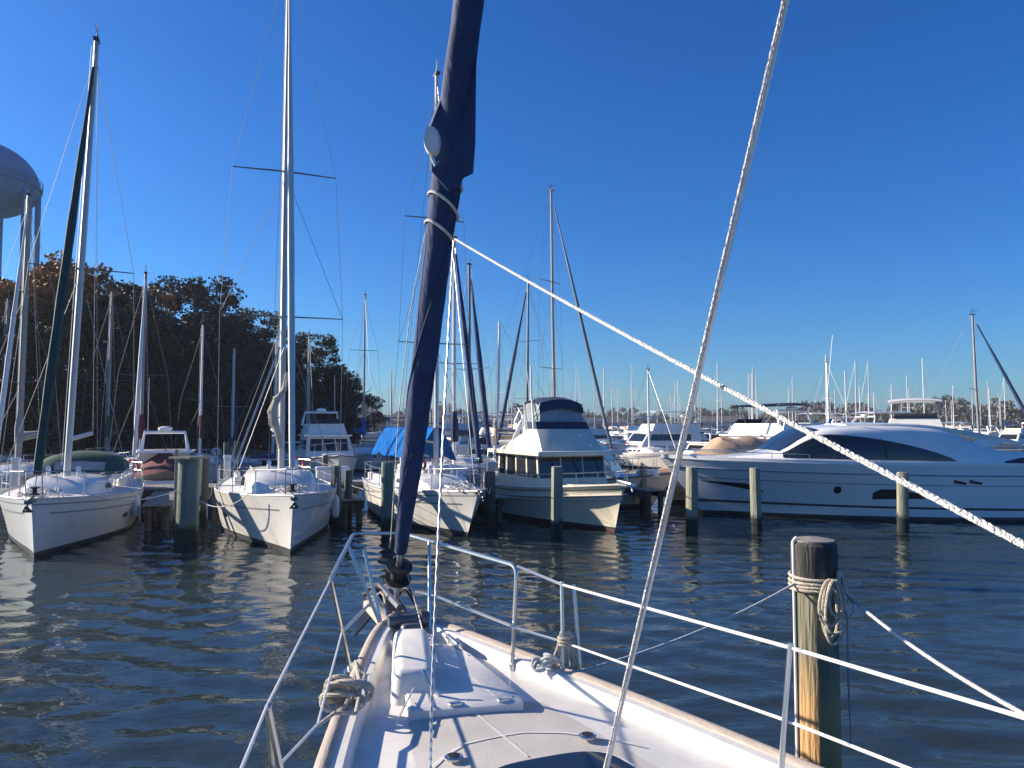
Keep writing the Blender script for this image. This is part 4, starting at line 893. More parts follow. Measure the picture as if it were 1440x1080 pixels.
# ------------------------------------------------------------ the crowd of boats across the harbour
LM = [(-100, 'left edge'), (88, 'leftmost near mast'), (262, 'thick capped piling'), (388, 'second big sailboat mast'), (511, 'mast ending the trees'), (600, 'big furled navy sail'), (690, 'blue tented sailboat'), (777, 'tallest mast behind trawler'), (868, 'trawler bow'), (973, 'yacht bow piling'), (1064, 'piling by wedge window'), (1164, 'mast over yacht foredeck'), (1270, 'middle yacht piling'), (1372, 'grey mast behind yacht stern'), (1560, '')]
def harbour():
    far = []
    r = random.Random(21)
    protoS = [dict(hull='gel', cover='blue', mast='aluw'), dict(hull='gel', cover='dblue', mast='alu'), dict(hull='gelblue', cover=None, mast='aluw'), dict(hull='gel', cover='tan', mast='aluw')]
    nmS = ['sailboat with blue cover', 'sailboat with navy cover', 'navy-hulled sailboat', 'sailboat with tan cover']
    protoM = [dict(fly=True, top='dblue', L=11, fb=1.5), dict(fly=False, top=None, L=8.5, fb=1.1), dict(fly=True, top='gelw', L=12, fb=1.6)]
    nmM = ['flybridge boat with navy canopy', 'low white cabin boat', 'flybridge boat with hardtop']
    made = {}
    rows = [(47, 600, 1000, 4), (62, 540, 1430, 8), (84, 520, 1440, 13), (110, 510, 1440, 20), (145, 520, 1440, 28), (190, 520, 1440, 34), (240, 520, 1440, 34)]
    for d, x0, x1, n in rows:
        for k in range(n):
            px = lerp(x0, x1, (k + r.uniform(.15, .85)) / n); dd = d + r.uniform(-4, 4); far.append((px, dd))
    far += [(lerp(15, 470, (k + r.random()) / 3), 44 + 5 * k + r.uniform(-1, 1)) for k in range(3)]
    left = {}
    ents = []
    for px, d in far:
        sail = r.random() < (.85 if d > 130 else .6 if d > 100 else .12)
        if px < 500: sail = True
        i = r.randrange(4 if sail else 3); key = ('s' if sail else 'm', i); b = at(px, d); yaw = R(r.choice([22, 202, 112, -68]) + r.uniform(-6, 6))
        if d < 100 and sail and r.random() < .35: pass
        if key not in made:
            o = made[key] = sailboat('x', (b.x, b.y), yaw, L=10, mh=11.5, my=3.6, spr=(6.0,), detail=0, wires=True, name='sailboat', mr=.095, **protoS[i]) if sail else motorboat('x', (b.x, b.y), yaw, detail=0, rails=False, name='motorboat', **protoM[i])
        else: o = copy_tree(made[key])
        o.location = (b.x, b.y, 0); o.rotation_euler = (0, 0, yaw); sz = r.uniform(.8, 1.12); o.scale = (sz, sz, sz * (r.uniform(.85, 1.35) if sail else .9) * (.7 if sail and px < 500 else 1))
        ents.append((px, d, nmS[i] if sail else nmM[i], o, sail))
    ents.sort(key=lambda e: e[0]); groups = {}
    for px, d, nm, o, sail in ents:
        for (a, an), (b_, bn) in zip(LM, LM[1:]):
            if a <= px < b_: break
        dist = 'mid-distance' if d < 90 else 'far' if d < 150 else 'farthest'
        groups.setdefault((an, bn, nm, dist), []).append((o, sail))
    for (an, bn, nm, dist), os_ in groups.items():
        for q, (o, sail) in enumerate(os_):
            lab = '%s %s, %s right of %s' % (dist, nm, ordw[q] if len(os_) > 1 else 'just', an)
            tag(o, lab, 'sailboat' if sail else 'motorboat', 'sailboats across the harbour' if sail else 'motorboats across the harbour')
    # long docks of the far rows
    for i, d in enumerate((70, 92, 122, 160)):
        tg = MB().box((0, 0, .7), (150 + d, 2.2, .3)).build('dock', M['plank'], None, (35 + d * .3, d, 0), R(3)); tag(tg, 'long low dock across the harbour, %s row from the near boats' % ordw[i], 'dock', 'docks across the harbour')
harbour()

# ------------------------------------------------------------ own boat
AX = 1.396; OWN = pv * AX
own = empty('foreground_sailboat', OWN, YAW); tag(own, 'foreground sailboat foredeck with steel pulpit and big furled navy headsail', 'sailboat')
def lo(w): w = Vector(w) - OWN; return Vector((w.dot(pv), w.dot(u), w.z))
DK = 1.40
ea = [-3.0, 0, 1.5, 2.78, 3.4, 4.21, 4.9, 5.4, 5.7, 5.85]; eh = [1.7, 1.6, 1.4, 1.08, .93, .69, .45, .28, .14, .03]
yy = np.linspace(-3, 5.85, 60); from_pts = np.interp(yy, ea, eh)
ker = np.array([1, 2, 3, 2, 1]) / 9; sm = np.convolve(np.pad(from_pts, 2, mode='edge'), ker, 'valid'); sm[-1] = .02; sm[-2] = min(sm[-2], .11)
hw_ = lambda a: float(np.interp(a, yy, sm))
dz = lambda a: DK + .06 * max(0, (a - 3) / 3) ** 2
def own_boat():
    # hull shell
    mb = MB(); rings = {1: [], -1: []}
    for a in yy:
        for sd in (1, -1):
            t = max(0, (a - 2) / 3.85); z = dz(a) + .07
            rings[sd].append([(sd * hw_(a) * k, a - (1 - zz) * .9 * t ** 3, z * zz + (1 - zz) * -.2) for k, zz in ((1.02, 1), (1.0, .9), (.94, .6), (.85, .3), (.7, 0))])
    mb.loft(rings[1]); mb.loft([r[::-1] for r in rings[-1]]); mb.build('hull', M['owngel'], own)
    # deck, slightly crowned, gelcoat waterways at the sides
    mb = MB(); mb.loft([[(hw_(a) * k, a, dz(a) + .05 * (1 - k * k) * min(1, hw_(a))) for k in (-1, -.8, -.6, -.3, 0, .3, .6, .8, 1)] for a in yy]); mb.build('deck', M['owngel'], own)
    ns = MB(); fx = lambda k: 3.75 + .28 * math.sqrt(max(0, 1 - k * k))
    ns.loft([[(max(0, hw_(min(a, fx(k))) - .17) * k, min(a, fx(k)), dz(min(a, fx(k))) + .05 * (1 - k * k) * min(1, hw_(a)) + .006) for k in np.linspace(-1, 1, 15)] for a in list(np.linspace(1, 3.7, 12)) + [3.75, 3.82, 3.9, 3.97, 4.04]]); ns.build('nonskid_panel', M['nonskid'], own)
    # bulwark: a raised gelcoat rail, teak cap outside
    for sd in (1, -1):
        rb = MB(); sec = []
        for a in yy:
            h0 = hw_(a); z = dz(a); w = .115 * min(1, h0 / .15); hgt = .085
            sec.append([(sd * (h0 - w - .012), a, z - .01), (sd * (h0 - w), a, z + hgt * .75), (sd * (h0 - w + .02 * min(1, h0 * 4)), a, z + hgt), (sd * h0, a, z + hgt), (sd * h0, a, z - .02)])
        rb.loft(sec, smooth=True); rb.build('toe_rail', M['owngel'], own)
        cp = MB(); sec = []
        for a in yy:
            h0 = hw_(a); z = dz(a) + .072; r = .042
            sec.append([(sd * (h0 - .0 + r * math.cos(t)), a, z + r * .8 * math.sin(t)) for t in np.linspace(0, 2 * math.pi, 11)[:-1]])
        cp.loft(sec, closed=True, caps=True); cp.build('cap_rail', M['teak'], own)
    # deck box (covered windlass hump)
    pa, pb = lo(Pz(570, 1003, DK)), lo(Pz(568, 922, DK))
    d = pb - pa; rz = math.atan2(-d.x, d.y)
    bx = MB(); bx.box(((pa.x + pb.x) / 2 + .05, (pa.y + pb.y) / 2, DK + .11), (.27, d.length, .20), rz=rz, bev=.055, taper=.88); bo = bx.build('deck_box', M['owngel'], own)
    mb = MB(); zl = DK + .095; poly = [lo(Pz(x, y, zl)) for x, y in ((575, 998), (566, 960), (574, 920), (600, 906), (636, 903), (662, 918), (736, 978), (736, 986), (660, 992))]
    lid = MB(); lid.loft([[Vector((p.x, p.y, zl - .09)) for p in poly], [Vector((p.x, p.y, zl - .012)) for p in poly], [Vector((p.x, p.y, 0)).lerp(Vector((sum(q.x for q in poly) / 9, sum(q.y for q in poly) / 9, 0)), .05) + Vector((0, 0, zl)) for p in poly]], closed=True, caps=True); lo_lid = lid.build('locker_lid', M['owngel'], own)
    cx_, cy_ = sum(q.x for q in poly) / 9, sum(q.y for q in poly) / 9
    for k, q in enumerate(poly):
        if k in (1, 2): continue
        w_ = Vector((lerp(q.x, cx_, .14), lerp(q.y, cy_, .14), zl)); MB().lathe(w_, [(.009, -.002), (.009, .003), (.004, .005)], n=8).build('screw', M['steel'], lo_lid)
    for x, y in ((640, 990), (708, 984)):
        w_ = lo(Pz(x, y, zl)); MB().box(w_ + Vector((0, 0, .004)), (.07, .04, .012), bev=.004).build('hinge', M['steel'], lo_lid)
    c = Vector(((pa.x + pb.x) / 2 + .05, pa.y - .0, DK + .13))
    mb.tube([c + Vector((-.08, -.02, .1)), c + Vector((-.06, -.06, .04)), c + Vector((.0, -.07, -.03)), c + Vector((.06, -.05, -.1))], .012, n=6); mb.build('handle', M['steel'], bo)
    # moulded seams
    def seam(pts, w=.007):
        q = [lo(Pz(x, y, DK + .05)) for x, y in pts]; rows = []
        for k, p in enumerate(q):
            d_ = (q[min(k + 1, len(q) - 1)] - q[max(k - 1, 0)]); n_ = Vector((-d_.y, d_.x, 0)).normalized() * w
            row = []
            for e in (p + n_, p - n_): kk = e.x / hw_(e.y); row.append((e.x, e.y, dz(e.y) + .05 * (1 - kk * kk) * min(1, hw_(e.y)) + .0095))
            rows.append(row)
        MB().loft(rows).build('moulded_seam', M['owngel'], own)
    def dense(pts, n=8): return [(lerp(a[0], b[0], t / n), lerp(a[1], b[1], t / n)) for a, b in zip(pts, pts[1:]) for t in range(n)] + [pts[-1]]
    seam(dense([(606, 1078), (628, 1060), (655, 1046), (700, 1037), (735, 1031), (790, 1030), (850, 1036), (905, 1046)])); seam(dense([(668, 1003), (700, 1030), (742, 1066)]))
    for x, y in ((638, 1066), (826, 1036)):
        p = lo(Pz(x, y, DK + .06)); f = MB().lathe(p, [(.045, 0), (.045, .008), (.035, .012)], n=16).build('deck_plate', M['steel'], own); MB().lathe(p + Vector((0, 0, .012)), [(.03, 0), (.03, .002)], n=12).build('plug', M['black'], f)
    # hatch at the bottom of the picture
    hc = lo(Pz(800, 1130, DK + .06)); sh = []
    for t in np.linspace(0, 2 * math.pi, 40, endpoint=False): sh.append(Vector((hc.x + .36 * abs(math.cos(t)) ** .6 * (1 if math.cos(t) > 0 else -1), hc.y + .30 * abs(math.sin(t)) ** .6 * (1 if math.sin(t) > 0 else -1), dz(3) + .085)))
    hf = MB().slab([Vector((hc.x, hc.y, 0)) + (p - Vector((hc.x, hc.y, 0))) * 1 for p in sh], (0, 0, 1), .07).build('hatch', M['owngel'], own)
    MB().slab([Vector((hc.x + (p.x - hc.x) * .9, hc.y + (p.y - hc.y) * .9, p.z + .042)) for p in sh], (0, 0, 1), .02).build('pane', M['glass'], hf)
    # low coachroof edge line
    # ---- anchor platform, roller, anchor, chain
    pf = MB(); pf.box((-.02, 6.0, dz(5.8) + .03), (.26, 1.0, .06), bev=.02); pf.build('anchor_platform', M['teak'], own)
    rl_ = MB()
    for x in (-.10, .06): rl_.slab([(x, 5.75, dz(5.8) + .05), (x, 6.6, dz(5.8) + .05), (x, 6.62, dz(5.8) + .16), (x, 6.3, dz(5.8) + .2), (x, 5.8, dz(5.8) + .12)], (1, 0, 0), .012)
    rl_.tube([(-.1, 6.5, dz(5.8) + .1), (.06, 6.5, dz(5.8) + .1)], .04, n=10); rl_.build('bow_roller', M['steel'], own)
    an = MB(); z = dz(5.8) + .1; an.tube([(-.02, 5.7, z + .06), (-.02, 6.4, z + .08), (-.02, 6.72, z - .02), (-.02, 6.8, z - .25)], .028, n=6)
    an.slab([(-.22, 6.5, z - .34), (-.02, 6.95, z - .05), (.18, 6.5, z - .34), (-.02, 6.6, z - .18)], (0, -1, 2), .03); an.build('anchor', M['alud'], own)
    ch = MB(); pts = [Vector((.08 + .015 * math.sin(i * 1.2), 5.2 + i * .045, dz(5.5) + .05 + .01 * (i % 2))) for i in range(26)]
    for i, p in enumerate(pts): ch.tube([p + Vector((.018 * math.cos(a) * (1 if i % 2 else .2), .028 * math.sin(a), .016 * math.cos(a) * (.2 if i % 2 else 1))) for a in np.linspace(0, 6.28, 9)], .006, n=4)
    ch.build('anchor_chain', M['steel'], own)
    wl = MB(); wl.box((0, 5.5, dz(5.5) + .06), (.16, .26, .12), bev=.03); wl.tube([(-.15, 5.52, dz(5.5) + .12), (.15, 5.52, dz(5.5) + .12)], .045, n=12); wl.tube([(.09, 5.52, dz(5.5) + .12), (.15, 5.52, dz(5.5) + .12)], .07, n=12); wl.build('windlass', M['alud'], own)
    for k, (x, y) in enumerate(((-.13, 6.0), (.12, 6.1), (-.10, 6.3))):
        c = Vector((x, y, dz(5.8) + .16)); MB().tube([c + Vector((.06 * math.cos(a + k), .09 * math.sin(a), .05 * math.sin(2 * a + k))) for a in np.linspace(0, 6.3, 16)], .012, n=6).build('lashing', M['black' if k else 'ropeb'], own)
    for x in (-.2, .2):
        cl = MB(); cl.box((x, 5.05, dz(5) + .09), (.035, .26, .03), bev=.01); cl.box((x, 5.05, dz(5) + .05), (.04, .1, .07)); cl.build('cleat', M['steel'], own)
    # ---- pulpit
    T = .013; z = 2.10
    LE = lo(Pz(465, 815, z)); LF = lo(Pz(497, 750, z)); RF = lo(Pz(566, 750, z)); RE = lo(Pz(727, 796, z))
    pp = MB()
    def arc(a, b, c, n=5): return [a.lerp(b, t).lerp(b.lerp(c, t), t) for t in np.linspace(0, 1, n)]
    rb_ = lo(Pz(720, 944, DK + .02)); lb_ = lo(Pz(493, 925, DK + .08)); lb_.z = DK
    mf = (LF + RF) / 2 + Vector((0, .04, 0))
    tip = lambda p, q, k: p + (q - p).normalized() * k
    pathR = [tip(RE, rb_, .1)] + arc(tip(RE, rb_, .06), RE, tip(RE, RF, .08))[1:] + [RF + (RE - RF) * .12] + arc(RF + (RE - RF) * .08, RF, RF + (LF - RF) * .2)[1:]
    pp.tube([rb_] + pathR + [LF + (RF - LF) * .3] + arc(LF + (RF - LF) * .2, LF, LF + (LE - LF) * .08)[1:] + [LE, LE + (LE - LF).normalized() * .03], T + .002, n=8)
    pp.build('pulpit_rail', M['steel'], own)
    for a, b in ((LE, lb_), (lo(Pz(490, 768, z)), lo(Pz(541, 893, DK + .05))), (lo(Pz(512, 772, z - .05)), lo(Pz(538, 885, DK + .06))), (lo(Pz(604, 762, z)), lo(Pz(604, 896, DK + .05)))): MB().tube([a, b], T, n=8).build('pulpit_leg', M['steel'], own)
    # mid rails
    mr_ = MB(); zm = 1.72; mr_.tube([lo(Pd(719, 880, 4.86)), lo(Pz(612, 838, zm)), lo(Pz(585, 832, zm))], .011, n=7); mr_.tube([lb_.lerp(LE, .45), lo(Pz(518, 851, zm))], .011, n=7); mr_.build('pulpit_mid_rail', M['steel'], own)
    for p in (rb_, lb_): MB().lathe(p - Vector((0, 0, .01)), [(.045, 0), (.045, .012), (.022, .018), (.020, .06)], n=14).build('rail_base', M['steel'], own)
    # navigation light
    nl = MB().box(tuple(RF + Vector((-.06, .0, -.07))), (.10, .07, .09), bev=.02).build('navigation_light', M['black'], own)
    # ---- stanchions and lifelines
    U = [RE, lo(Pd(790, 822, 4.78)), lo(Pd(1112, 911, 3.38)), lo(Pd(1440, 1009, 2.58)), lo(Vector((2.6, 1.0, 2.0)))]
    Lw = [lo(Pd(719, 881, 4.86)), lo(Pd(792, 903, 4.78)), lo(Pd(1108, 1014, 3.38)), lo(Pd(1276, 1080, 2.9)), lo(Vector((2.65, .9, 1.7)))]
    for nm, P_, r in (('upper_lifeline', U, .0085), ('lower_lifeline', Lw, .0075)): MB().tube(P_, r, n=7).build(nm, M['gelw'], own)
    s1b = lo(Pz(792, 948, DK + .07)); MB().tube([s1b, U[1] + Vector((0, 0, .02))], .013, n=8).build('stanchion', M['steel'], own); MB().tube([s1b + Vector((.10, -.04, 0)), U[1] + Vector((.07, -.03, 0))], .012, n=8).build('stanchion', M['steel'], own)
    s2b = lo(Pd(1096, 1092, 3.36)); s2b.z = DK; MB().tube([s2b, U[2] + Vector((0, 0, .02))], .0135, n=8).build('stanchion', M['steel'], own)
    for p in (s1b, s2b): MB().lathe(p - Vector((0, 0, .02)), [(.04, 0), (.04, .012), (.022, .018), (.020, .07)], n=14).build('rail_base', M['steel'], own)
    PU = [LE, lo(Pz(376, 992, 2.06)), lo(Pz(338, 1085, 2.06)), lo(Vector((-1.05, .6, 2.05)))]
    PL = [lb_.lerp(LE, .45), lo(Pz(447, 1018, 1.76)), lo(Pz(384, 1085, 1.74)), lo(Vector((-.98, .7, 1.72)))]
    for nm, P_, r in (('upper_lifeline', PU, .006), ('lower_lifeline', PL, .006)): MB().tube(P_, r, n=7).build(nm, M['gelw'], own)
    q = lo(Pz(398, 1100, 1.72)); q2 = PU[1]; MB().tube([q2, q, Vector((q.x + .06, q.y, DK))], .012, n=8).build('stanchion', M['steel'], own)
    MB().tube([q2 + Vector((.0, -.01, 0)), lo(Pz(383, 1090, 1.70))], .010, n=8).build('stanchion', M['steel'], own)
    # ---- rig: forestay, furled headsail, inner forestay, mast
    F0 = Vector((-.905, 6.0, 1.85)); MT = Vector((1.53, -.46, 15.6))
    st = lambda t: lo(F0.lerp(MT, t))
    MB().tube([lo(Vector((-.93, 6.05, 1.50))), st(0), st(1)], .007, n=6).build('forestay', M['wire'], own)
    n = 60; pts, rr = [], []
    ts = np.linspace(.012, .93, 110)
    for t in ts:
        z = F0.lerp(MT, t).z; pts.append(st(t))
        rr.append(float(np.interp(t, [.012, .03, .06, .12, .18, .3, .6, .93], [.045, .06, .078, .088, .092, .091, .08, .05])) * (1 + .02 * math.sin(t * 140) + .012 * math.sin(t * 310 + 1)))
    # spiral folds in the roll
    fs = MB(); rings = []; up = Vector((1, 0, 0))
    ax = (pts[-1] - pts[0]).normalized(); e1 = (up - ax * up.dot(ax)).normalized(); e2 = ax.cross(e1); nn = 26
    for i, (p, r) in enumerate(zip(pts, rr)):
        ring = []
        for k in range(nn):
            th = 2 * math.pi * k / nn; fold = .07 * max(0, math.cos(th - ts[i] * 14)) ** 6 + .04 * max(0, math.cos(th - ts[i] * 22 + 2)) ** 8
            ring.append(p + (e1 * math.cos(th) + e2 * math.sin(th)) * r * (1 + fold))
        rings.append(ring)
    fs.loft(rings, closed=True, caps=True, smooth=True); sail = fs.build('furled_headsail', M['sailnavy'], own, sharp=60)
    for off_, rr_ in ((0, .006), (2.2, .0035)):
        MB().tube([p + (e1 * math.cos(ts[i] * 30 + off_) + e2 * math.sin(ts[i] * 30 + off_)) * rr[i] * 1.03 for i, p in enumerate(pts)], rr_, n=5).build('leech_seam', M['dblue'], sail)
    # clew flap: a triangular flap of cloth standing off the roll
    f = MB(); A = [Pd(644, 100, 4.45), Pd(657, 40, 4.4), Pd(669, 30, 4.35), Pd(668, 110, 4.42), Pd(667, 200, 4.5), Pd(664, 243, 4.55), Pd(650, 250, 4.58), Pd(646, 262, 4.6), Pd(630, 268, 4.62), Pd(606, 240, 4.6), Pd(604, 178, 4.52), Pd(622, 132, 4.48)]
    A = [lo(p) for p in A]; f.slab(A, e1.cross(ax).normalized() if True else (0, 1, 0), .045); f.build('clew_flap', M['sailnavy'], sail)
    # white disc block at the clew
    bc = lo(Pd(608, 199, 4.42)); dk = []
    for x, r in ((-.035, .05), (-.03, .075), (0, .085), (.03, .075), (.035, .05)): dk.append([bc + Vector((math.cos(t) * r * .62 + x * .5, x, math.sin(t) * r * 1.1)) for t in np.linspace(0, 2 * math.pi, 24, endpoint=False)])
    blk = MB().loft(dk, closed=True, caps=True).build('sheet_block', M['fender'], own); MB().tube([bc + Vector((.0, 0, -.09)), bc + Vector((.02, 0, -.14)), bc + Vector((.05, .02, -.12))], .015, n=6).build('shackle', M['steel'], blk)
    # sheet wrapped round the roll
    wr = MB()
    for base, ln in ((.200, 1.0), (.188, 1.0), (.176, 1.0)):
        pts_ = []
        for k in range(26):
            th = 2 * math.pi * k / 25; t = base + .006 * math.cos(th + 2.6); r = .092 * 1.13
            pts_.append(st(t) + (e1 * math.cos(th) + e2 * math.sin(th)) * r)
        wr.tube(pts_, .010, n=6)
    wr.tube([st(.176) + e1 * -.10, st(.14) + e1 * -.135 + e2 * .02, st(.09) + e1 * -.14, st(.02) + e1 * -.09], .004, n=5)
    wr.build('sail_lashing', M['ropew'], sail)
    # drum
    ax_ = ax; d0 = lo(Vector((-.912, 6.02, 1.78)))
    def disc(c, r, m_, th=.02):
        return [[c + ax_ * s + (e1 * math.cos(t) + e2 * math.sin(t)) * r_ for t in np.linspace(0, 2 * math.pi, 22, endpoint=False)] for s, r_ in ((0, .02), (0, r), (th, r), (th, .02))]
    dm = MB(); dm.loft(disc(d0, .105, 0), closed=True); dm.loft(disc(d0 + ax_ * .12, .105, 0), closed=True); dm.tube([d0, d0 + ax_ * .14], .06, n=16); dr = dm.build('furling_drum', M['black'], own)
    MB().tube([d0 + ax_ * .14, d0 + ax_ * .40], .028, n=12).build('foil_extrusion', M['steel'], own)
    MB().tube([d0 + ax_ * -.02, lo(Vector((-.93, 6.05, 1.50)))], .022, n=10).build('turnbuckle', M['steel'], own)
    ln = MB(); ln.tube([d0 + ax_ * .06 + e1 * .07, lo(Pz(585, 850, 1.62)), lo(Pz(604, 925, DK + .12)), lo(Pz(560, 1010, DK + .12))], .005, n=5); ln.build('furling_line', M['ropew'], own)
    # inner stay near the camera: two twisted strands
    I0 = Vector((.29, 2.86, 1.46)); I1 = Vector((1.53, -.46, 9.6)); a = (I1 - I0).normalized(); g1 = a.orthogonal().normalized(); g2 = a.cross(g1)
    tw = MB(); N = 560
    for ph in (0, math.pi * 2 / 3, math.pi * 4 / 3):
        tw.tube([lo(I0.lerp(I1, .55 * i / N) + (g1 * math.cos(i * .95 + ph) + g2 * math.sin(i * .95 + ph)) * .0017) for i in range(N + 1)], .0046, n=5)
    tw.build('inner_forestay', M['stay'], own)
    MB().tube([lo(I0 + Vector((-.012, 0, 0))), lo(I0.lerp(I1, .35) + Vector((-.010, 0, 0)))], .004, n=5).build('tack_line', M['ropew'], own)
    # halyard coming down from the wrapped sail to the deck near the camera
    hp0 = Pd(638, 338, 4.72); hp1 = Pd(617, 745, 3.6); hp2 = Pd(605, 1085, 2.9); tw = MB(); N = 260
    seg = [hp0.lerp(hp1, i / N) if False else (hp0 * (1 - i / N) ** 2 + hp1 * 2 * (i / N) * (1 - i / N) + hp2 * (i / N) ** 2) for i in range(N + 1)]
    hp1c = hp1 * 2 - (hp0 + hp2) * .5; seg = [(hp0 * (1 - i / N) ** 2 + hp1c * 2 * (i / N) * (1 - i / N) + hp2 * (i / N) ** 2) for i in range(N + 1)]
    for ph in (0, math.pi): tw.tube([lo(p + Vector((math.cos(i * .5 + ph) * .0026, 0, math.sin(i * .5 + ph) * .0026))) for i, p in enumerate(seg)], .0046, n=5)
    tw.build('spare_halyard', M['stay'], own)
    tail = MB().tube([lo(hp2), lo(hp2 + Vector((-.02, -.12, -.35)))], .005, n=5).build('halyard_tail', M['ropew'], own)
    # white sheet from the roll past the camera
    s0, s1 = Pd(640, 336, 4.72), Pd(1445, 757, 1.35); dd = (s1 - s0).normalized(); g1 = dd.orthogonal().normalized(); g2 = dd.cross(g1); N = 760; tw = MB(); far = s1 + dd * .9
    for ph in (0, 2.094, 4.189): tw.tube([lo(s0.lerp(far, i / N) - Vector((0, 0, .10 * (i / N) * (1 - i / N))) + (g1 * math.cos(i * .9 + ph) + g2 * math.sin(i * .9 + ph)) * .0020) for i in range(N + 1)], .0056, n=5)
    tw.build('jib_sheet', M['ropew'], own)
own_boat()

# rope bundles on the foreground boat: things of their own
def tangle(c, sx, sy, sz, n, r, m, name, label, seed, loops=True):
    rd = random.Random(seed); mb = MB(); c = Vector(c)
    for k in range(n):
        a0 = rd.uniform(0, 6.28); rx, rz_ = sx * rd.uniform(.5, 1), sz * rd.uniform(.5, 1); off = Vector((rd.uniform(-.3, .3) * sx, rd.uniform(-.5, .5) * sy, rd.uniform(-.3, .3) * sz)); tl = rd.uniform(-.8, .8)
        mb.tube([c + off + Vector((rx * math.cos(a), rx * math.sin(a) * tl + .01 * math.sin(3 * a), rz_ * math.sin(a))) for a in np.linspace(a0, a0 + 6.4, 22)], r, n=6)
    o = mb.build(name, M[m]); tag(o, label, 'rope'); return o
tangle(Pz(482, 975, DK + .16), .13, .14, .075, 9, .011, 'ropeb', 'coiled_rope', 'beige dock line coiled over the left rail of the foreground boat', 4)
o = rope([Pz(x, y, z) for x, y, z in ((445, 1022, 1.6), (470, 1003, 1.58), (500, 1003, 1.56), (507, 970, 1.58), (500, 930, 1.56), (512, 950, 1.5), (508, 968, 1.5))], .010, 'loose beige line end looping on the left rail beside the coil', 'ropeb')
# gathered rope hanging on the right stanchion
mb = MB(); c = Pd(795, 900, 4.76)
for k in range(7):
    x = (k - 3) * .014; mb.tube([c + Vector((x * .6, -.02, .06)), c + Vector((x * 1.3, -.03, -.05)), c + Vector((x * 2.2, -.02 - .01 * (k % 2), -.14)), c + Vector((x * 1.5 + .01, -.03, -.22)), c + Vector((x * 2.0 + .03, -.02, -.235))], .0085, n=6)
for k in range(3): mb.tube([c + Vector((.045 * math.cos(a), -.02 + .03 * math.sin(a), .02 - k * .02)) for a in np.linspace(0, 6.3, 14)], .009, n=6)
tag(mb.build('coiled_rope', M['ropeb']), 'grey rope hank tied round the foot of the right double stanchion', 'rope')
mb = MB(); c = Pz(768, 935, DK + .13)
for k in range(5): mb.tube([c + Vector((.05 * math.cos(a) + .02 * k - .04, .03 * math.sin(a), .03 * math.sin(a + k) + .01 * k)) for a in np.linspace(0, 5.5, 12)], .010, n=6)
mb.tube([c, Pz(745, 925, DK + .14)], .009, n=6)
tag(mb.build('knotted_rope', M['ropew']), 'white knotted line on the right rail next to the double stanchion', 'rope')

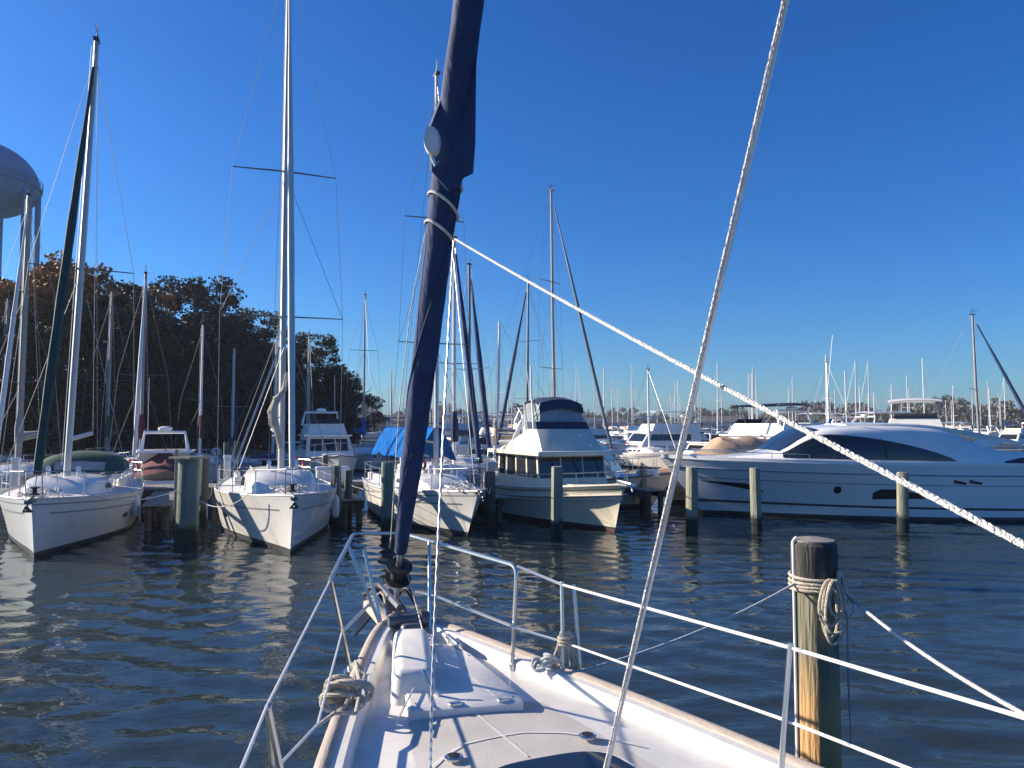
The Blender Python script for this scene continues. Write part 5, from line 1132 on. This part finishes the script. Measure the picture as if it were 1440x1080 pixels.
# near piling with its ropes
def near_pile():
    d = 5.3; b = Pd(1152, 765, d); zt = b.z; r = .150
    root = empty('piling', (b.x, b.y + .1, 0)); tag(root, 'big nearby piling with dark top, orange-brown lower side and ropes round it', 'piling')
    n = 28; rings = []
    rd = random.Random(5); wob = [rd.uniform(-.035, .035) for _ in range(n)]
    for z in list(np.linspace(-.6, zt - .06, 24)) + [zt - .02, zt]:
        rr = r * (1.03 - .015 * z) * (1 if z < zt - .03 else .97 if z < zt else .88); rings.append([(rr * (1 + wob[k] * (1 + .3 * math.sin(z * 3 + k))) * math.cos(2 * math.pi * k / n), rr * (1 + wob[k]) * math.sin(2 * math.pi * k / n), z + (.012 * math.sin(k * 1.7) if z == zt else 0)) for k in range(n)])
    post = MB().loft(rings, closed=True, caps=True).build('post', M['pilenear'], root)
    MB().lathe((0, 0, 0), [(r * 1.02, zt - .26), (r * 1.06, zt - .25), (r * 1.05, zt - .015), (r * .9, zt + .014)], n=28, caps=False).build('tarred_top', mat('tar', (.018, .018, .018), .85, col2=(.09, .085, .075), vscale=6, stretch=(4, 4, .4), bump=.8, bscale=12), root)
    MB().lathe((0, 0, 0), [(r * .93, zt + .002), (r * .95, zt + .018), (r * .5, zt + .03), (.01, zt + .032)], n=28, caps=False).build('top_cap', M['plank'], root)
    c = Vector((b.x, b.y + .1, 0))
    rod = MB().tube([c + Vector((-.158, -.03, -.6)), c + Vector((-.158, -.03, zt + .01)), c + Vector((-.13, -.02, zt + .035))], .011, n=8).build('conduit', M['aluw']); rod.parent = root; rod.matrix_parent_inverse = Matrix.Translation(-root.location)
    zr = Pd(1150, 822, d).z; mb = MB()
    for k in range(4): mb.tube([c + Vector((r * 1.12 * math.cos(a), r * 1.12 * math.sin(a), zr + .045 - k * .03 + .008 * math.sin(a + k))) for a in np.linspace(0, 6.3, 26)], .011, n=6)
    for k, (x, l) in enumerate(((.03, .40), (.05, .44), (.015, .31), (.065, .24), (.04, .36))):
        p = c + Vector((x, -r * 1.2 - .008 * k, zr + .05)); w = .05 + .008 * (k % 3)
        mb.tube([p + Vector((math.sin(t) * w * (1 - .3 * math.cos(t)), -.004 * k, -l / 2 + math.cos(t) * l / 2)) for t in np.linspace(0, 6.3, 22)], .010, n=6)
    for k in range(4): mb.tube([c + Vector((.125 + .018 * math.cos(a), -.135 - .006 * k, zr + .02 + (.085 - .01 * k) * math.sin(a))) for a in np.linspace(0, 6.3, 14)], .011, n=6)
    tag(mb.build('coiled_rope', M['ropeb']), 'beige rope wound round the big nearby piling with a hanging coil', 'rope')
    mb = MB(); mb.tube([c + Vector((.17, -.05, zr - .02)), c + Vector((.205, -.06, zr - .25)), c + Vector((.20, -.06, zr - .6)), c + Vector((.205, -.06, zr - 1.15))], [.012, .010, .009, .003], n=6)
    mb.tube([c + Vector((.17, 0, zr + .03)), c + Vector((.24, .0, zr - .1))] + [c + Vector((.245 + .03 * math.sin(t), 0, zr - .18 + .06 * math.cos(t))) for t in np.linspace(0, 6, 10)], .007, n=6)
    tag(mb.build('hanging_rope', M['wire']), 'thin grey line dangling down the right side of the big nearby piling', 'rope')
    rope(sag(c + Vector((-.15, -.05, zr)), Pz(805, 946, DK + .1), .06), .009, 'pale mooring line from the big nearby piling to the right stanchion of the foreground boat', 'ropew')
    rope(sag(c + Vector((.24, .02, zr - .1)), Pd(1470, 1020, 3.4), .05), .011, 'white mooring line running right from the big nearby piling')
near_pile()

# ------------------------------------------------------------ haze over the harbour
hz = MB().box((0, 350, 21), (2300, 1600, 54)).build('haze', None)
hm = bpy.data.materials.new('haze_air'); hm.use_nodes = True; t = hm.node_tree; t.nodes.remove(t.nodes['Principled BSDF'])
pvn = t.nodes.new('ShaderNodeVolumePrincipled'); pvn.inputs['Color'].default_value = (.80, .88, 1, 1); pvn.inputs['Density'].default_value = .0003; pvn.inputs['Anisotropy'].default_value = .2
t.links.new(pvn.outputs[0], t.nodes['Material Output'].inputs['Volume']); hz.data.materials.clear(); hz.data.materials.append(hm)
tag(hz, 'thin blue haze in the air over the harbour', 'haze', kind='stuff')
